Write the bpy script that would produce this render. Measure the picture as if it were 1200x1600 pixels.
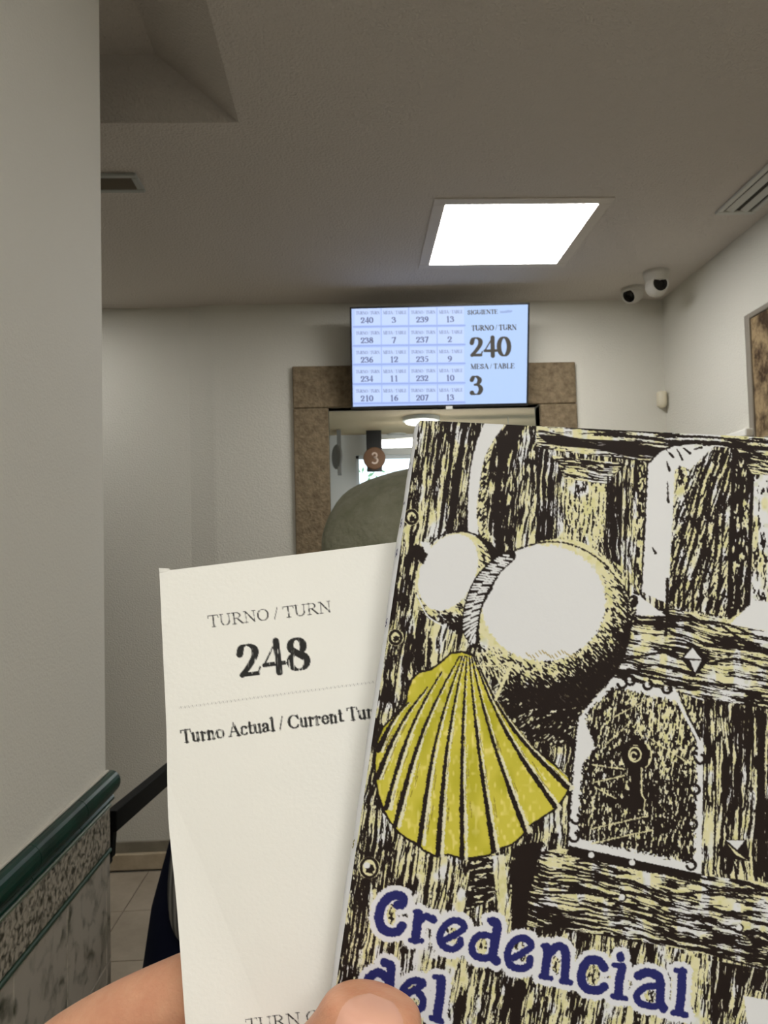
import bpy, bmesh, math, random
import numpy as np
from mathutils import Vector, Matrix
random.seed(7)
for o in list(bpy.data.objects): bpy.data.objects.remove(o)
scene = bpy.context.scene
COL = scene.collection

# ------------------------------------------------------------------ camera
CH = 1.48
FPX = 1204.0
YAW, PITCH, ROLL = 0.0420, 0.0483, -0.0261
def basis(y, p, r):
    cy, sy, cp, sp, cr, sr = math.cos(y), math.sin(y), math.cos(p), math.sin(p), math.cos(r), math.sin(r)
    f = np.array([sy*cp, cy*cp, sp]); r0 = np.array([cy, -sy, 0.0]); u0 = np.cross(r0, f)
    return cr*r0+sr*u0, -sr*r0+cr*u0, f
RV, UV, FV = basis(YAW, PITCH, ROLL)
CP = np.array([0.0, 0.0, CH])
def P(px, py, d):
    return CP + d*(FV + (px-600)/FPX*RV + (800-py)/FPX*UV)
def ray(px, py): return FV + (px-600)/FPX*RV + (800-py)/FPX*UV
def onX(px, py, X): r = ray(px, py); return CP + r*(X/r[0])
def onY(px, py, Y): r = ray(px, py); return CP + r*(Y/r[1])
def onZ(px, py, Z): r = ray(px, py); return CP + r*((Z-CH)/r[2])
def project(V):
    V = np.asarray(V)-CP; d = V@FV
    return 600+FPX*(V@RV)/d, 800-FPX*(V@UV)/d
cam = bpy.data.cameras.new('camera'); camo = bpy.data.objects.new('camera', cam); COL.objects.link(camo)
cam.sensor_fit = 'VERTICAL'; cam.sensor_height = 36.0; cam.lens = FPX/1600*36.0
cam.clip_start = 0.01
M = Matrix(((RV[0], UV[0], -FV[0], 0), (RV[1], UV[1], -FV[1], 0), (RV[2], UV[2], -FV[2], CH), (0, 0, 0, 1)))
camo.matrix_world = M
cam.dof.use_dof = True; cam.dof.focus_distance = 0.205; cam.dof.aperture_fstop = 75.0
scene.camera = camo

# ------------------------------------------------------------------ world, exposure
w = bpy.data.worlds.new('sky'); scene.world = w; w.use_nodes = True
bg = w.node_tree.nodes['Background']; bg.inputs[0].default_value = (0.75, 0.9, 1.0, 1); bg.inputs[1].default_value = 2.2
scene.view_settings.view_transform = 'Standard'; scene.view_settings.look = 'None'
scene.view_settings.gamma = 1.0; scene.view_settings.use_curve_mapping = False
scene.view_settings.exposure = 0.17
PANEL_POWER = 17.0           # emission of the ceiling light panels
LAMP_POWER = 9.0            # emission of the lamps in the office behind the hatch

# ------------------------------------------------------------------ helpers
def lin(c):
    c = np.asarray(c, float)/255.0
    return np.where(c <= 0.04045, c/12.92, ((c+0.055)/1.055)**2.4)
def srgb(r, g, b): return tuple(lin((r, g, b)))+(1.0,)
def mat(name, color, rough=0.6, spec=0.4, metal=0.0, emit=None, estr=0.0, sss=0.0, bump=None, mix=None, coat=0.0):
    """bump=(scale,strength,distance); mix=(colour2,noise scale,low,high)"""
    m = bpy.data.materials.new(name); m.use_nodes = True; nt = m.node_tree; b = nt.nodes['Principled BSDF']
    b.inputs['Base Color'].default_value = color; b.inputs['Roughness'].default_value = rough
    b.inputs['Specular IOR Level'].default_value = spec; b.inputs['Metallic'].default_value = metal
    if coat: b.inputs['Coat Weight'].default_value = coat
    if emit: b.inputs['Emission Color'].default_value = emit; b.inputs['Emission Strength'].default_value = estr
    if sss:
        b.inputs['Subsurface Weight'].default_value = sss; b.inputs['Subsurface Radius'].default_value = (1, .35, .2); b.inputs['Subsurface Scale'].default_value = .004
    tc = None
    if bump or mix:
        tc = nt.nodes.new('ShaderNodeTexCoord')
    if mix:
        n = nt.nodes.new('ShaderNodeTexNoise'); n.inputs['Scale'].default_value = mix[1]; n.inputs['Detail'].default_value = 6; n.inputs['Roughness'].default_value = .65
        r = nt.nodes.new('ShaderNodeValToRGB'); r.color_ramp.elements[0].position = mix[2]; r.color_ramp.elements[1].position = mix[3]
        r.color_ramp.elements[0].color = color; r.color_ramp.elements[1].color = mix[0]
        nt.links.new(tc.outputs['Object'], n.inputs['Vector']); nt.links.new(n.outputs['Fac'], r.inputs['Fac']); nt.links.new(r.outputs['Color'], b.inputs['Base Color'])
    if bump:
        n2 = nt.nodes.new('ShaderNodeTexNoise'); n2.inputs['Scale'].default_value = bump[0]; n2.inputs['Detail'].default_value = 3
        bp = nt.nodes.new('ShaderNodeBump'); bp.inputs['Strength'].default_value = bump[1]; bp.inputs['Distance'].default_value = bump[2]
        nt.links.new(tc.outputs['Object'], n2.inputs['Vector']); nt.links.new(n2.outputs['Fac'], bp.inputs['Height']); nt.links.new(bp.outputs['Normal'], b.inputs['Normal'])
    return m
def print_mat(name, rough, spec, emit=0.0, bump=None, backcol=None):
    m = bpy.data.materials.new(name); m.use_nodes = True; nt = m.node_tree; b = nt.nodes['Principled BSDF']
    a = nt.nodes.new('ShaderNodeVertexColor'); a.layer_name = 'ink'
    b.inputs['Roughness'].default_value = rough; b.inputs['Specular IOR Level'].default_value = spec
    if emit:
        b.inputs['Base Color'].default_value = (0.01, 0.01, 0.012, 1)
        nt.links.new(a.outputs['Color'], b.inputs['Emission Color']); b.inputs['Emission Strength'].default_value = emit
    else:
        nt.links.new(a.outputs['Color'], b.inputs['Base Color'])
    if bump:
        tc = nt.nodes.new('ShaderNodeTexCoord'); n2 = nt.nodes.new('ShaderNodeTexNoise'); n2.inputs['Scale'].default_value = bump[0]; n2.inputs['Detail'].default_value = 2
        bp = nt.nodes.new('ShaderNodeBump'); bp.inputs['Strength'].default_value = bump[1]; bp.inputs['Distance'].default_value = bump[2]
        nt.links.new(tc.outputs['Object'], n2.inputs['Vector']); nt.links.new(n2.outputs['Fac'], bp.inputs['Height']); nt.links.new(bp.outputs['Normal'], b.inputs['Normal'])
    return m

def thing(name, label, cat, loc=(0, 0, 0), group=None):
    o = bpy.data.objects.new(name, None); COL.objects.link(o); o.location = loc; o.empty_display_size = .05
    tag(o, label, cat, group); return o
def tag(o, label=None, cat=None, group=None, kind=None):
    if label: o['label'] = label
    if cat: o['category'] = cat
    if group: o['group'] = group
    if kind: o['kind'] = kind
    return o
def link(name, me, m, parent=None, smooth=False):
    o = bpy.data.objects.new(name, me); COL.objects.link(o)
    if m is not None: me.materials.append(m)
    if smooth: me.polygons.foreach_set('use_smooth', [True]*len(me.polygons))
    if parent is not None:
        o.parent = parent
        if parent.type == 'EMPTY': o.matrix_parent_inverse = Matrix.Translation(parent.location).inverted()
    return o
def bobj(name, bm, m, parent=None, smooth=False):
    me = bpy.data.meshes.new(name); bm.normal_update(); bm.to_mesh(me); bm.free()
    return link(name, me, m, parent, smooth)
def pobj(name, verts, faces, m, parent=None, smooth=False):
    me = bpy.data.meshes.new(name); me.from_pydata([tuple(map(float, v)) for v in verts], [], faces); me.update()
    return link(name, me, m, parent, smooth)
def BM(): return bmesh.new()
def box(bm, x0, x1, y0, y1, z0, z1, bev=0.0, seg=1):
    vs = [bm.verts.new(v) for v in ((x0, y0, z0), (x1, y0, z0), (x1, y1, z0), (x0, y1, z0), (x0, y0, z1), (x1, y0, z1), (x1, y1, z1), (x0, y1, z1))]
    fs = [bm.faces.new([vs[i] for i in q]) for q in ((0, 3, 2, 1), (4, 5, 6, 7), (0, 1, 5, 4), (1, 2, 6, 5), (2, 3, 7, 6), (3, 0, 4, 7))]
    if bev:
        es = list({e for f in fs for e in f.edges}); bmesh.ops.bevel(bm, geom=es, offset=bev, segments=seg, profile=.5, affect='EDGES')
    return bm
def hexa(bm, a, b, bev=0.0):
    """a, b: two quads of four points (front and back)"""
    vs = [bm.verts.new(tuple(map(float, p))) for p in list(a)+list(b)]
    fs = [bm.faces.new([vs[i] for i in q]) for q in ((0, 1, 2, 3), (7, 6, 5, 4), (0, 4, 5, 1), (1, 5, 6, 2), (2, 6, 7, 3), (3, 7, 4, 0))]
    bmesh.ops.recalc_face_normals(bm, faces=fs)
    if bev:
        es = list({e for f in fs for e in f.edges}); bmesh.ops.bevel(bm, geom=es, offset=bev, segments=2, profile=.5, affect='EDGES')
    return bm
def lathe(bm, prof, M=Matrix(), n=24):
    """prof: (radius, height) along local Z"""
    rings = []
    for r, z in prof:
        if r < 1e-6: rings.append([bm.verts.new(M @ Vector((0, 0, z)))])
        else: rings.append([bm.verts.new(M @ Vector((r*math.cos(2*math.pi*k/n), r*math.sin(2*math.pi*k/n), z))) for k in range(n)])
    for a, b in zip(rings, rings[1:]):
        for k in range(n):
            k2 = (k+1) % n
            if len(a) == 1 and len(b) == 1: continue
            if len(a) == 1: bm.faces.new((a[0], b[k2], b[k]))
            elif len(b) == 1: bm.faces.new((a[k], a[k2], b[0]))
            else: bm.faces.new((a[k], a[k2], b[k2], b[k]))
    bmesh.ops.recalc_face_normals(bm, faces=bm.faces[:])
    return bm
def orient(loc, zdir, up=(0, 0, 1)):
    z = Vector(zdir).normalized(); u = Vector(up)
    if abs(z.dot(u)) > .98: u = Vector((0, 1, 0))
    x = u.cross(z).normalized(); y = z.cross(x)
    return Matrix(((x.x, y.x, z.x, loc[0]), (x.y, y.y, z.y, loc[1]), (x.z, y.z, z.z, loc[2]), (0, 0, 0, 1)))
def skinmesh(nodes, edges, sub=2, root=0):
    """nodes: (x,y,z,r) or (x,y,z,rx,ry); a single continuous tapered surface, evaluated to a mesh"""
    me = bpy.data.meshes.new('skin_tmp'); me.from_pydata([tuple(map(float, n[:3])) for n in nodes], edges, []); me.update()
    o = bpy.data.objects.new('skin_tmp', me); COL.objects.link(o)
    o.modifiers.new('s', 'SKIN').use_smooth_shade = True
    if not me.skin_vertices: 
        bm = bmesh.new(); bm.from_mesh(me); bm.verts.layers.skin.verify(); bm.to_mesh(me); bm.free()
    for i, n in enumerate(nodes):
        me.skin_vertices[0].data[i].radius = (n[3], n[4] if len(n) > 4 else n[3]); me.skin_vertices[0].data[i].use_root = (i == root)
    s = o.modifiers.new('u', 'SUBSURF'); s.levels = sub; s.render_levels = sub
    dg = bpy.context.evaluated_depsgraph_get(); dg.update()
    out = bpy.data.meshes.new_from_object(o.evaluated_get(dg)); out.materials.clear()
    bpy.data.objects.remove(o); bpy.data.meshes.remove(me)
    return out

# ------------------------------------------------------------------ materials of the room
M_wall = mat('wall_plaster', srgb(214, 211, 200), .75, .25, bump=(150, .6, .006))
M_lwall = mat('near_wall_plaster', srgb(230, 227, 218), .7, .3, bump=(240, .35, .003))
M_ceil = mat('ceiling_plaster', srgb(211, 204, 196), .8, .2, bump=(130, .7, .008))
M_white = mat('white_plastic', srgb(205, 205, 198), .4, .4)
M_frame = mat('lamp_frame', srgb(214, 207, 197), .55, .3)
M_black = mat('black_plastic', srgb(18, 18, 20), .35, .5)
M_dark = mat('dark_gap', srgb(30, 29, 27), .8, .2)
M_light = mat('panel_diffuser', (1, 1, 1, 1), .5, .2, emit=(1.0, .988, .962, 1), estr=PANEL_POWER)
M_lamp = mat('lamp_diffuser', (1, 1, 1, 1), .5, .2, emit=(1.0, .99, .95, 1), estr=LAMP_POWER)

# ------------------------------------------------------------------ the room, measured from the photograph
YB = float(onZ(200, 1361, 0.0)[1])                # back wall
H = float(onY(330, 477, YB)[2])                   # ceiling height
XR = float(onY(1033, 456, YB)[0])                 # right wall
pe = P(166, 1206, 1.50); XL = float(pe[0]); YE = float(pe[1])   # near left wall: plane and far end
X0, Y0 = -2.6, -2.8
# floor with tiles
bm = BM(); box(bm, X0, XR+.1, Y0, YB+.1, -.06, -.004)
floor = tag(bobj('floor', bm, mat('floor_grout', srgb(120, 112, 100), .8)), 'pale stone tiled floor of the waiting room', 'floor', kind='structure')
M_ftile = mat('floor_tile', srgb(176, 164, 146), .35, .45, mix=(srgb(150, 138, 121), 5, .35, .7))
T = .40; tm = None
ny = int((YB-.2)/T)+1; nx = int((XR-X0)/T)
for j in range(ny):
    for i in range(nx):
        x = X0+.01+i*T; y = YB-.012-(j+1)*T
        if y < .8: continue
        if tm is None:
            bm = BM(); box(bm, 0, T-.004, 0, T-.004, -.004, 0, .0012); bm2 = bpy.data.meshes.new('tile'); bm.to_mesh(bm2); bm.free(); bm2.materials.append(M_ftile); tm = bm2
        o = bpy.data.objects.new('tile', tm); COL.objects.link(o); o.parent = floor; o.location = (x, y, 0)
# back wall with the hatch opening
fo_l = onY(457, 574, YB); fo_r = onY(897, 567, YB); fi_l = onY(513, 638, YB); fi_r = onY(842, 630, YB)
OX0, OX1, OZ1 = float(fi_l[0]), float(fi_r[0]), float(fi_l[2]); SX0, SX1, SZ1 = float(fo_l[0]), float(fo_r[0]), float(fo_l[2])
OZ0 = .95; WT = .09
pil = onY(294, 600, YB)[0]
DW = .03; pil = float(pil); PW = .13
bm = BM()
box(bm, pil+PW, OX0, YB, YB+WT, 0, H); box(bm, OX1, XR+.1, YB, YB+WT, 0, H); box(bm, OX0, OX1, YB, YB+WT, OZ1, H+.4); box(bm, OX0, OX1, YB, YB+WT, 0, OZ0)
tag(bobj('wall_back', bm, M_wall), 'white plaster wall behind the screen with a hatch opening', 'wall', kind='structure')
bm = BM(); pts = ((X0, YB+DW), (pil, YB+DW), (pil+PW*.75, YB+DW*.22), (pil+PW*.9, YB+DW*.06), (pil+PW, YB), (pil+PW, YB+WT), (X0, YB+WT))
lo_ = [bm.verts.new((x, y, 0)) for x, y in pts]; hi_ = [bm.verts.new((x, y, H)) for x, y in pts]
for k in range(len(pts)): bm.faces.new((lo_[k], lo_[(k+1) % len(pts)], hi_[(k+1) % len(pts)], hi_[k]))
bm.faces.new(hi_); bm.faces.new(lo_[::-1]); bmesh.ops.recalc_face_normals(bm, faces=bm.faces[:])
tag(bobj('wall_back_left', bm, M_wall), 'white set-back wall section with an angled edge, left of the stone frame', 'wall', kind='structure')
bm = BM(); box(bm, XR, XR+.1, Y0, YB+.1, 0, H)
tag(bobj('wall_right', bm, M_wall), 'white plaster wall on the right', 'wall', kind='structure')
bm = BM(); box(bm, X0-.1, X0, Y0, YB+.1, 0, H)
tag(bobj('wall_left_far', bm, M_wall), 'white plaster wall of the side area', 'wall', kind='structure')
bm = BM(); box(bm, X0, XR+.1, Y0-.1, Y0, 0, H)
tag(bobj('wall_front', bm, M_wall), 'white plaster wall at the rear of the waiting room', 'wall', kind='structure')
bm = BM(); box(bm, XL-.13, XL, Y0, YE, 0, H+.3, .004)
lwall = tag(bobj('wall_left', bm, M_lwall), 'near white plaster wall with tiled dado on the left', 'wall', kind='structure')
# skirting at the foot of the back wall
YS = YB+DW
za, zb, zc = [float(onY(215, y, YS-.02)[2]) for y in (1316, 1333, 1361)]
bs = tag(thing('baseboard_back', 'stone skirting at the foot of the back wall', 'baseboard', (X0, YB, 0)), kind='structure')
del bs['category']
bm = BM(); box(bm, X0, pil+.02, YS-.012, YS+.02, zb, za, .002); bobj('skirting_cap', bm, mat('skirt_grey', srgb(146, 139, 124), .6, mix=(srgb(128, 121, 106), 8, .4, .6)), bs)
bm = BM(); box(bm, X0, pil+.02, YS-.03, YS+.02, 0, zb, .006, 2); bobj('skirting_tile', bm, mat('skirt_stone', srgb(196, 181, 155), .4, .4, mix=(srgb(172, 156, 130), 9, .4, .65)), bs)

# ceiling with the splayed recess
Rf = onZ(372, 187, H); Rl = onZ(172, 197, H); Rn = onZ(320, 0, H)
RX1, RY1 = float(Rf[0]), float((Rf[1]+Rl[1])/2); RX0, RY0 = -1.75, .35
HR = .19
tf = onZ(243, 85, H+HR)
TX1, TY1 = float(tf[0]), min(float(tf[1]), RY1)
TX0, TY0 = RX0+.1, RY0+.1
bm = BM()
for x0, x1, y0, y1 in ((X0, RX0, Y0, YB+.1), (RX1, XR+.1, Y0, YB+.1), (RX0, RX1, Y0, RY0), (RX0, RX1, RY1, YB+.1)):
    bm.faces.new([bm.verts.new(v) for v in ((x0, y0, H), (x0, y1, H), (x1, y1, H), (x1, y0, H))])
lo = [(RX0, RY0, H), (RX1, RY0, H), (RX1, RY1, H), (RX0, RY1, H)]; hi = [(TX0, TY0, H+HR), (TX1, TY0, H+HR), (TX1, TY1, H+HR), (TX0, TY1, H+HR)]
for k in range(4):
    bm.faces.new([bm.verts.new(v) for v in (lo[k], hi[k], hi[(k+1) % 4], lo[(k+1) % 4])])
bm.faces.new([bm.verts.new(v) for v in hi])
for x0, x1, y0, y1 in ((X0, XR+.1, Y0, YB+.1),):
    bm.faces.new([bm.verts.new(v) for v in ((x0, y0, H+.35), (x1, y0, H+.35), (x1, y1, H+.35), (x0, y1, H+.35))])
bmesh.ops.remove_doubles(bm, verts=bm.verts[:], dist=1e-5)
tag(bobj('ceiling', bm, M_ceil), 'plain grey-white plaster ceiling with a splayed recess', 'ceiling', kind='structure')
ZC = H
# ---- stone surround of the hatch, with reveals
M_stone = mat('granite', srgb(142, 126, 101), .85, .2, mix=(srgb(104, 90, 70), 38, .35, .7), bump=(90, .9, .008))
sur = tag(thing('window_1', 'rough brown granite surround of the service hatch below the screen', 'window', (SX0, YB, OZ0)), kind='structure'); del sur['category']
zj = [OZ0-.16, OZ1-.001, SZ1, SZ1]
for x0, x1 in ((SX0, OX0), (OX1, SX1)):
    for a, b in ((zj[0], zj[1]),):
        bm = BM(); box(bm, x0, x1, YB-.022, YB+WT*.9, a+.0015, b-.0015, .004); bobj('jamb_block', bm, M_stone, sur)
for x0, x1 in ((SX0, SX1),):
    bm = BM(); box(bm, x0, x1-.001, YB-.022, YB+WT*.9, OZ1, SZ1, .004); bobj('lintel_block', bm, M_stone, sur)
bm = BM(); box(bm, OX0, OX1, YB-.08, YB+WT+.12, OZ0-.06, OZ0, .008, 2); bobj('sill', bm, M_stone, sur)

# ------------------------------------------------------------------ tiled dado on the near wall
M_green = mat('green_glaze', srgb(16, 60, 48), .28, .3, mix=(srgb(9, 40, 32), 14, .35, .7))
M_lgreen = mat('pale_green_glaze', srgb(104, 116, 96), .3, .5)
M_cap = mat('grout_cap', srgb(205, 200, 188), .7)
def floral(name, base, dark, sc, lo_, hi_, warp, bump):
    m = bpy.data.materials.new(name); m.use_nodes = True; nt = m.node_tree; b = nt.nodes['Principled BSDF']; L = nt.links.new
    tc = nt.nodes.new('ShaderNodeTexCoord'); n0 = nt.nodes.new('ShaderNodeTexNoise'); n0.inputs['Scale'].default_value = sc*.6; n0.inputs['Detail'].default_value = 3
    ad = nt.nodes.new('ShaderNodeVectorMath'); ad.operation = 'MULTIPLY_ADD'; ad.inputs[1].default_value = (warp,)*3
    L(tc.outputs['Object'], n0.inputs['Vector']); L(n0.outputs['Color'], ad.inputs[0]); L(tc.outputs['Object'], ad.inputs[2])
    v = nt.nodes.new('ShaderNodeTexVoronoi'); v.feature = 'SMOOTH_F1'; v.inputs['Scale'].default_value = sc; L(ad.outputs[0], v.inputs['Vector'])
    n1 = nt.nodes.new('ShaderNodeTexNoise'); n1.inputs['Scale'].default_value = sc*1.4; n1.inputs['Detail'].default_value = 5; L(ad.outputs[0], n1.inputs['Vector'])
    mu = nt.nodes.new('ShaderNodeMath'); mu.operation = 'MULTIPLY'; L(v.outputs['Distance'], mu.inputs[0]); L(n1.outputs['Fac'], mu.inputs[1])
    r = nt.nodes.new('ShaderNodeValToRGB'); r.color_ramp.elements[0].position = lo_; r.color_ramp.elements[1].position = hi_
    r.color_ramp.elements[0].color = base; r.color_ramp.elements[1].color = dark
    L(mu.outputs[0], r.inputs['Fac']); L(r.outputs['Color'], b.inputs['Base Color']); b.inputs['Roughness'].default_value = .3
    bp = nt.nodes.new('ShaderNodeBump'); bp.inputs['Strength'].default_value = bump; bp.inputs['Distance'].default_value = .002; L(mu.outputs[0], bp.inputs['Height']); L(bp.outputs['Normal'], b.inputs['Normal'])
    return m
M_band = floral('relief_tile', srgb(176, 168, 154), srgb(66, 64, 52), 105, .14, .34, .02, .8)
M_tile = floral('marbled_tile', srgb(172, 165, 154), srgb(76, 76, 62), 30, .20, .42, .07, .2)
def zl(px, py): return float(onX(px, py, XL)[2])
zr1, zr0, zb0 = float(pe[2]), zl(166, 1254), zl(166, 1332)
yj = float(onX(39, 1350, XL)[1]); yt = float(onX(99, 1440, XL)[1])
def ext(bm, prof, y0, y1):
    a = [bm.verts.new((XL+x, y0, z)) for x, z in prof]; b = [bm.verts.new((XL+x, y1, z)) for x, z in prof]
    n = len(prof)
    for k in range(n): bm.faces.new((a[k], a[(k+1) % n], b[(k+1) % n], b[k]))
    bm.faces.new(a); bm.faces.new(b[::-1]); bmesh.ops.recalc_face_normals(bm, faces=bm.faces[:])
rh = zr1-zr0
prof = [(0, zr1), (.007, zr1)]+[(.007+.017*math.sin(t)*1.0, zr1-rh*.36*(1-math.cos(t))) for t in np.linspace(.25, math.pi*.86, 9)]+[(.012, zr1-rh*.74), (.009, zr1-rh*.80), (.012, zr1-rh*.86), (.012, zr0+.004), (.008, zr0), (0, zr0)]
def span(start, step, a, b):
    k = math.floor((a-start)/step); out = []
    while start+k*step < b:
        out.append((max(a, start+k*step), min(b, start+(k+1)*step))); k += 1
    return [s for s in out if s[1]-s[0] > .004]
DY0 = .30
for a, b in span(yj, .2, DY0, YE+.012):
    bm = BM(); ext(bm, prof, a+.0007, b-.0007); bobj('rail_tile', bm, M_green, lwall, smooth=False)
bm = BM(); box(bm, XL, XL+.006, DY0, YE, zr1, zr1+.004, .001); bobj('grout_cap', bm, M_cap, lwall)
bm = BM(); box(bm, XL, XL+.010, DY0, YE, zr0-.008, zr0-.0005, .002); bobj('liner_strip', bm, M_lgreen, lwall)
for a, b in span(yj, .2, DY0, YE):
    bm = BM(); box(bm, XL, XL+.007, a+.0008, b-.0008, zb0+.009, zr0-.009, .0015); bobj('relief_tile', bm, M_band, lwall)
bm = BM(); box(bm, XL, XL+.010, DY0, YE, zb0, zb0+.008, .002); bobj('liner_strip', bm, mat('green_liner', srgb(52, 74, 60), .3, .5), lwall)
for a, b in span(yt, .2, DY0, YE):
    z = zb0-.001
    while z > .02:
        bm = BM(); box(bm, XL, XL+.006, a+.0008, b-.0008, max(.01, z-.2), z-.0012, .0012); bobj('wall_tile', bm, M_tile, lwall); z -= .2

# ------------------------------------------------------------------ ceiling panel lights
def panel(x0, x1, y0, y1, label):
    t = thing('ceiling_panel_light', label, 'ceiling light', ((x0+x1)/2, (y0+y1)/2, ZC), group='square ceiling light panels')
    fw = .045
    for a in ((x0-fw, x1+fw, y0-fw, y0), (x0-fw, x1+fw, y1, y1+fw), (x0-fw, x0, y0, y1), (x1, x1+fw, y0, y1)):
        bm = BM(); box(bm, a[0], a[1], a[2], a[3], ZC-.005, ZC-.0005, .0015); bobj('frame_rail', bm, M_frame, t)
    bm = BM(); box(bm, x0+.001, x1-.001, y0+.001, y1-.001, ZC-.0052, ZC-.001); bobj('diffuser', bm, M_light, t)
    return t
c4 = [onZ(*p, ZC) for p in ((697, 320), (933, 315), (872, 410), (670, 412))]
lx0 = float(c4[0][0]+c4[3][0])/2; lx1 = float(c4[1][0]+c4[2][0])/2; ly0 = float(c4[0][1]+c4[1][1])/2; ly1 = float(c4[2][1]+c4[3][1])/2
panel(lx0, lx1, ly0, ly1, 'glowing square ceiling panel light in front of the screen')
panel(-.05, .50, -.95, -.40, 'square ceiling panel light behind the viewer')
panel(lx0, lx1, -2.4, -1.85, 'square ceiling panel light at the rear of the room')
panel(-1.62, -1.30, 3.0, 3.32, 'unseen square ceiling panel added in the side area to brighten the set-back wall')  # added out of view, dimmer by its size, to lift the set-back wall section

# ------------------------------------------------------------------ the office behind the hatch
YO = 6.8; HO = 2.50; XO0, XO1 = -.62, 2.6
M_ow = mat('office_wall', srgb(214, 214, 210), .8); M_oc = mat('office_ceiling', srgb(190, 172, 140), .8)
wz0, wz1 = float(onY(580, 760, YO)[2]), float(onY(580, 711, YO)[2]); wx0, wx1 = float(onY(556, 730, YO)[0]), 1.7
wz0 -= .5
bm = BM(); box(bm, XO0, wx0, YO, YO+.15, 0, HO); box(bm, wx1, XO1, YO, YO+.15, 0, HO); box(bm, wx0, wx1, YO, YO+.15, wz1, HO); box(bm, wx0, wx1, YO, YO+.15, 0, wz0)
tag(bobj('wall_office_back', bm, M_ow), 'white end wall of the office seen through the hatch', 'wall', kind='structure')
bm = BM(); box(bm, XO0-.1, XO0, YB+WT, YO+.15, 0, HO); tag(bobj('wall_office_left', bm, M_ow), 'white side wall of the office on the left', 'wall', kind='structure')
bm = BM(); box(bm, XO1, XO1+.1, YB+WT, YO+.15, 0, HO); tag(bobj('wall_office_right', bm, M_ow), 'white side wall of the office on the right', 'wall', kind='structure')
bm = BM(); box(bm, XO0-.1, XO1+.1, YB+WT, YO+.15, HO, HO+.1); tag(bobj('ceiling_office', bm, M_oc), 'beige ceiling of the office behind the hatch', 'ceiling', kind='structure')
bm = BM(); box(bm, XO0-.1, XO1+.1, YB+.05, YO+.15, -.08, 0); tag(bobj('floor_office', bm, M_ftile), 'stone floor of the office behind the hatch', 'floor', kind='structure')
win = tag(thing('window_2', 'bright window at the far end of the office', 'window', (wx0, YO, wz0)), kind='structure'); del win['category']
M_wf = mat('window_paint', srgb(220, 222, 222), .5)
for a in ((wx0, wx0+.03, wz0, wz1), (wx1-.03, wx1, wz0, wz1), (wx0, wx1, wz1-.03, wz1), (wx0, wx1, wz0, wz0+.03)):
    bm = BM(); box(bm, a[0], a[1], YO+.04, YO+.08, a[2], a[3], .003); bobj('window_frame', bm, M_wf, win)
g = bpy.data.materials.new('clear_glass'); g.use_nodes = True; nt = g.node_tree; nt.nodes.remove(nt.nodes['Principled BSDF'])
tr = nt.nodes.new('ShaderNodeBsdfTransparent'); gl = nt.nodes.new('ShaderNodeBsdfGlossy'); gl.inputs['Roughness'].default_value = .02; mx = nt.nodes.new('ShaderNodeMixShader'); mx.inputs[0].default_value = .06
nt.links.new(tr.outputs[0], mx.inputs[1]); nt.links.new(gl.outputs[0], mx.inputs[2]); nt.links.new(mx.outputs[0], nt.nodes['Material Output'].inputs[0])
bm = BM(); box(bm, wx0+.03, wx1-.03, YO+.055, YO+.06, wz0+.03, wz1-.03); bobj('pane', bm, g, win)
# shrub outside the window
V, Fc = [], []
rs = np.random.RandomState(3)
for k in range(900):
    c = np.array([rs.uniform(wx0-.3, wx1+.3), rs.uniform(YO+.5, YO+1.0), 0]); top = 2.22+.10*math.sin(c[0]*7)+.06*math.sin(c[0]*17+1); c[2] = rs.uniform(1.2, top)
    d1 = rs.normal(size=3); d1 /= np.linalg.norm(d1); d2 = np.cross(d1, rs.normal(size=3)); d2 /= np.linalg.norm(d2); s = rs.uniform(.03, .055)
    i = len(V); V += [c-d1*s, c+d2*s*.4, c+d1*s, c-d2*s*.4]; Fc.append((i, i+1, i+2, i+3))
for k in range(7):
    x = wx0-.1+k*.3; i = len(V)
    V += [(x-.012, YO+.75, 0), (x+.012, YO+.75, 0), (x+.012, YO+.77, 0), (x, YO+.76, 2.1)]; Fc += [(i, i+1, i+3), (i+1, i+2, i+3), (i+2, i, i+3)]
sh = thing('garden_shrub', 'leafy green shrub outside the far office window', 'shrub', (0.5, YO+.75, 0))
tag(pobj('foliage', V, Fc, mat('leaf', srgb(150, 195, 150), .5), sh), kind='stuff')
bm = BM(); box(bm, -3, 4, YO+.2, YO+3, -.1, 0); tag(bobj('ground', bm, mat('yard', srgb(140, 140, 130), .9)), 'paved yard outside the office window', 'ground', kind='structure')

# lamps of the office
c = onZ(658, 652, HO); t = thing('round_ceiling_lamp', 'round white ceiling lamp seen through the hatch', 'ceiling light', tuple(c))
Mx = Matrix.Translation(Vector(c))
bm = BM(); lathe(bm, [(0, 0), (.145, 0), (.145, -.03), (.125, -.035)], Mx, 32); bobj('rim', bm, M_white, t)
bm = BM(); lathe(bm, [(.125, -.03), (.12, -.045), (.08, -.055), (0, -.058)], Mx, 32); bobj('diffuser', bm, M_lamp, t, True)
a = onY(597, 693, 6.0); zt = float(a[2]); hh = 6*6.0/FPX
t = thing('linear_pendant_lamp', 'long white linear lamp hanging in the office', 'ceiling light', (float(a[0])+.6, 6.0, HO))
bm = BM(); box(bm, float(a[0]), float(a[0])+1.2, 5.96, 6.04, zt-hh, zt+hh*.8, .006, 2); bobj('diffuser', bm, M_lamp, t)
bm = BM(); box(bm, float(a[0])-.004, float(a[0])+1.204, 5.955, 6.045, zt+hh*.8, zt+hh*.8+.012, .003); bobj('housing', bm, M_white, t)
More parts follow.
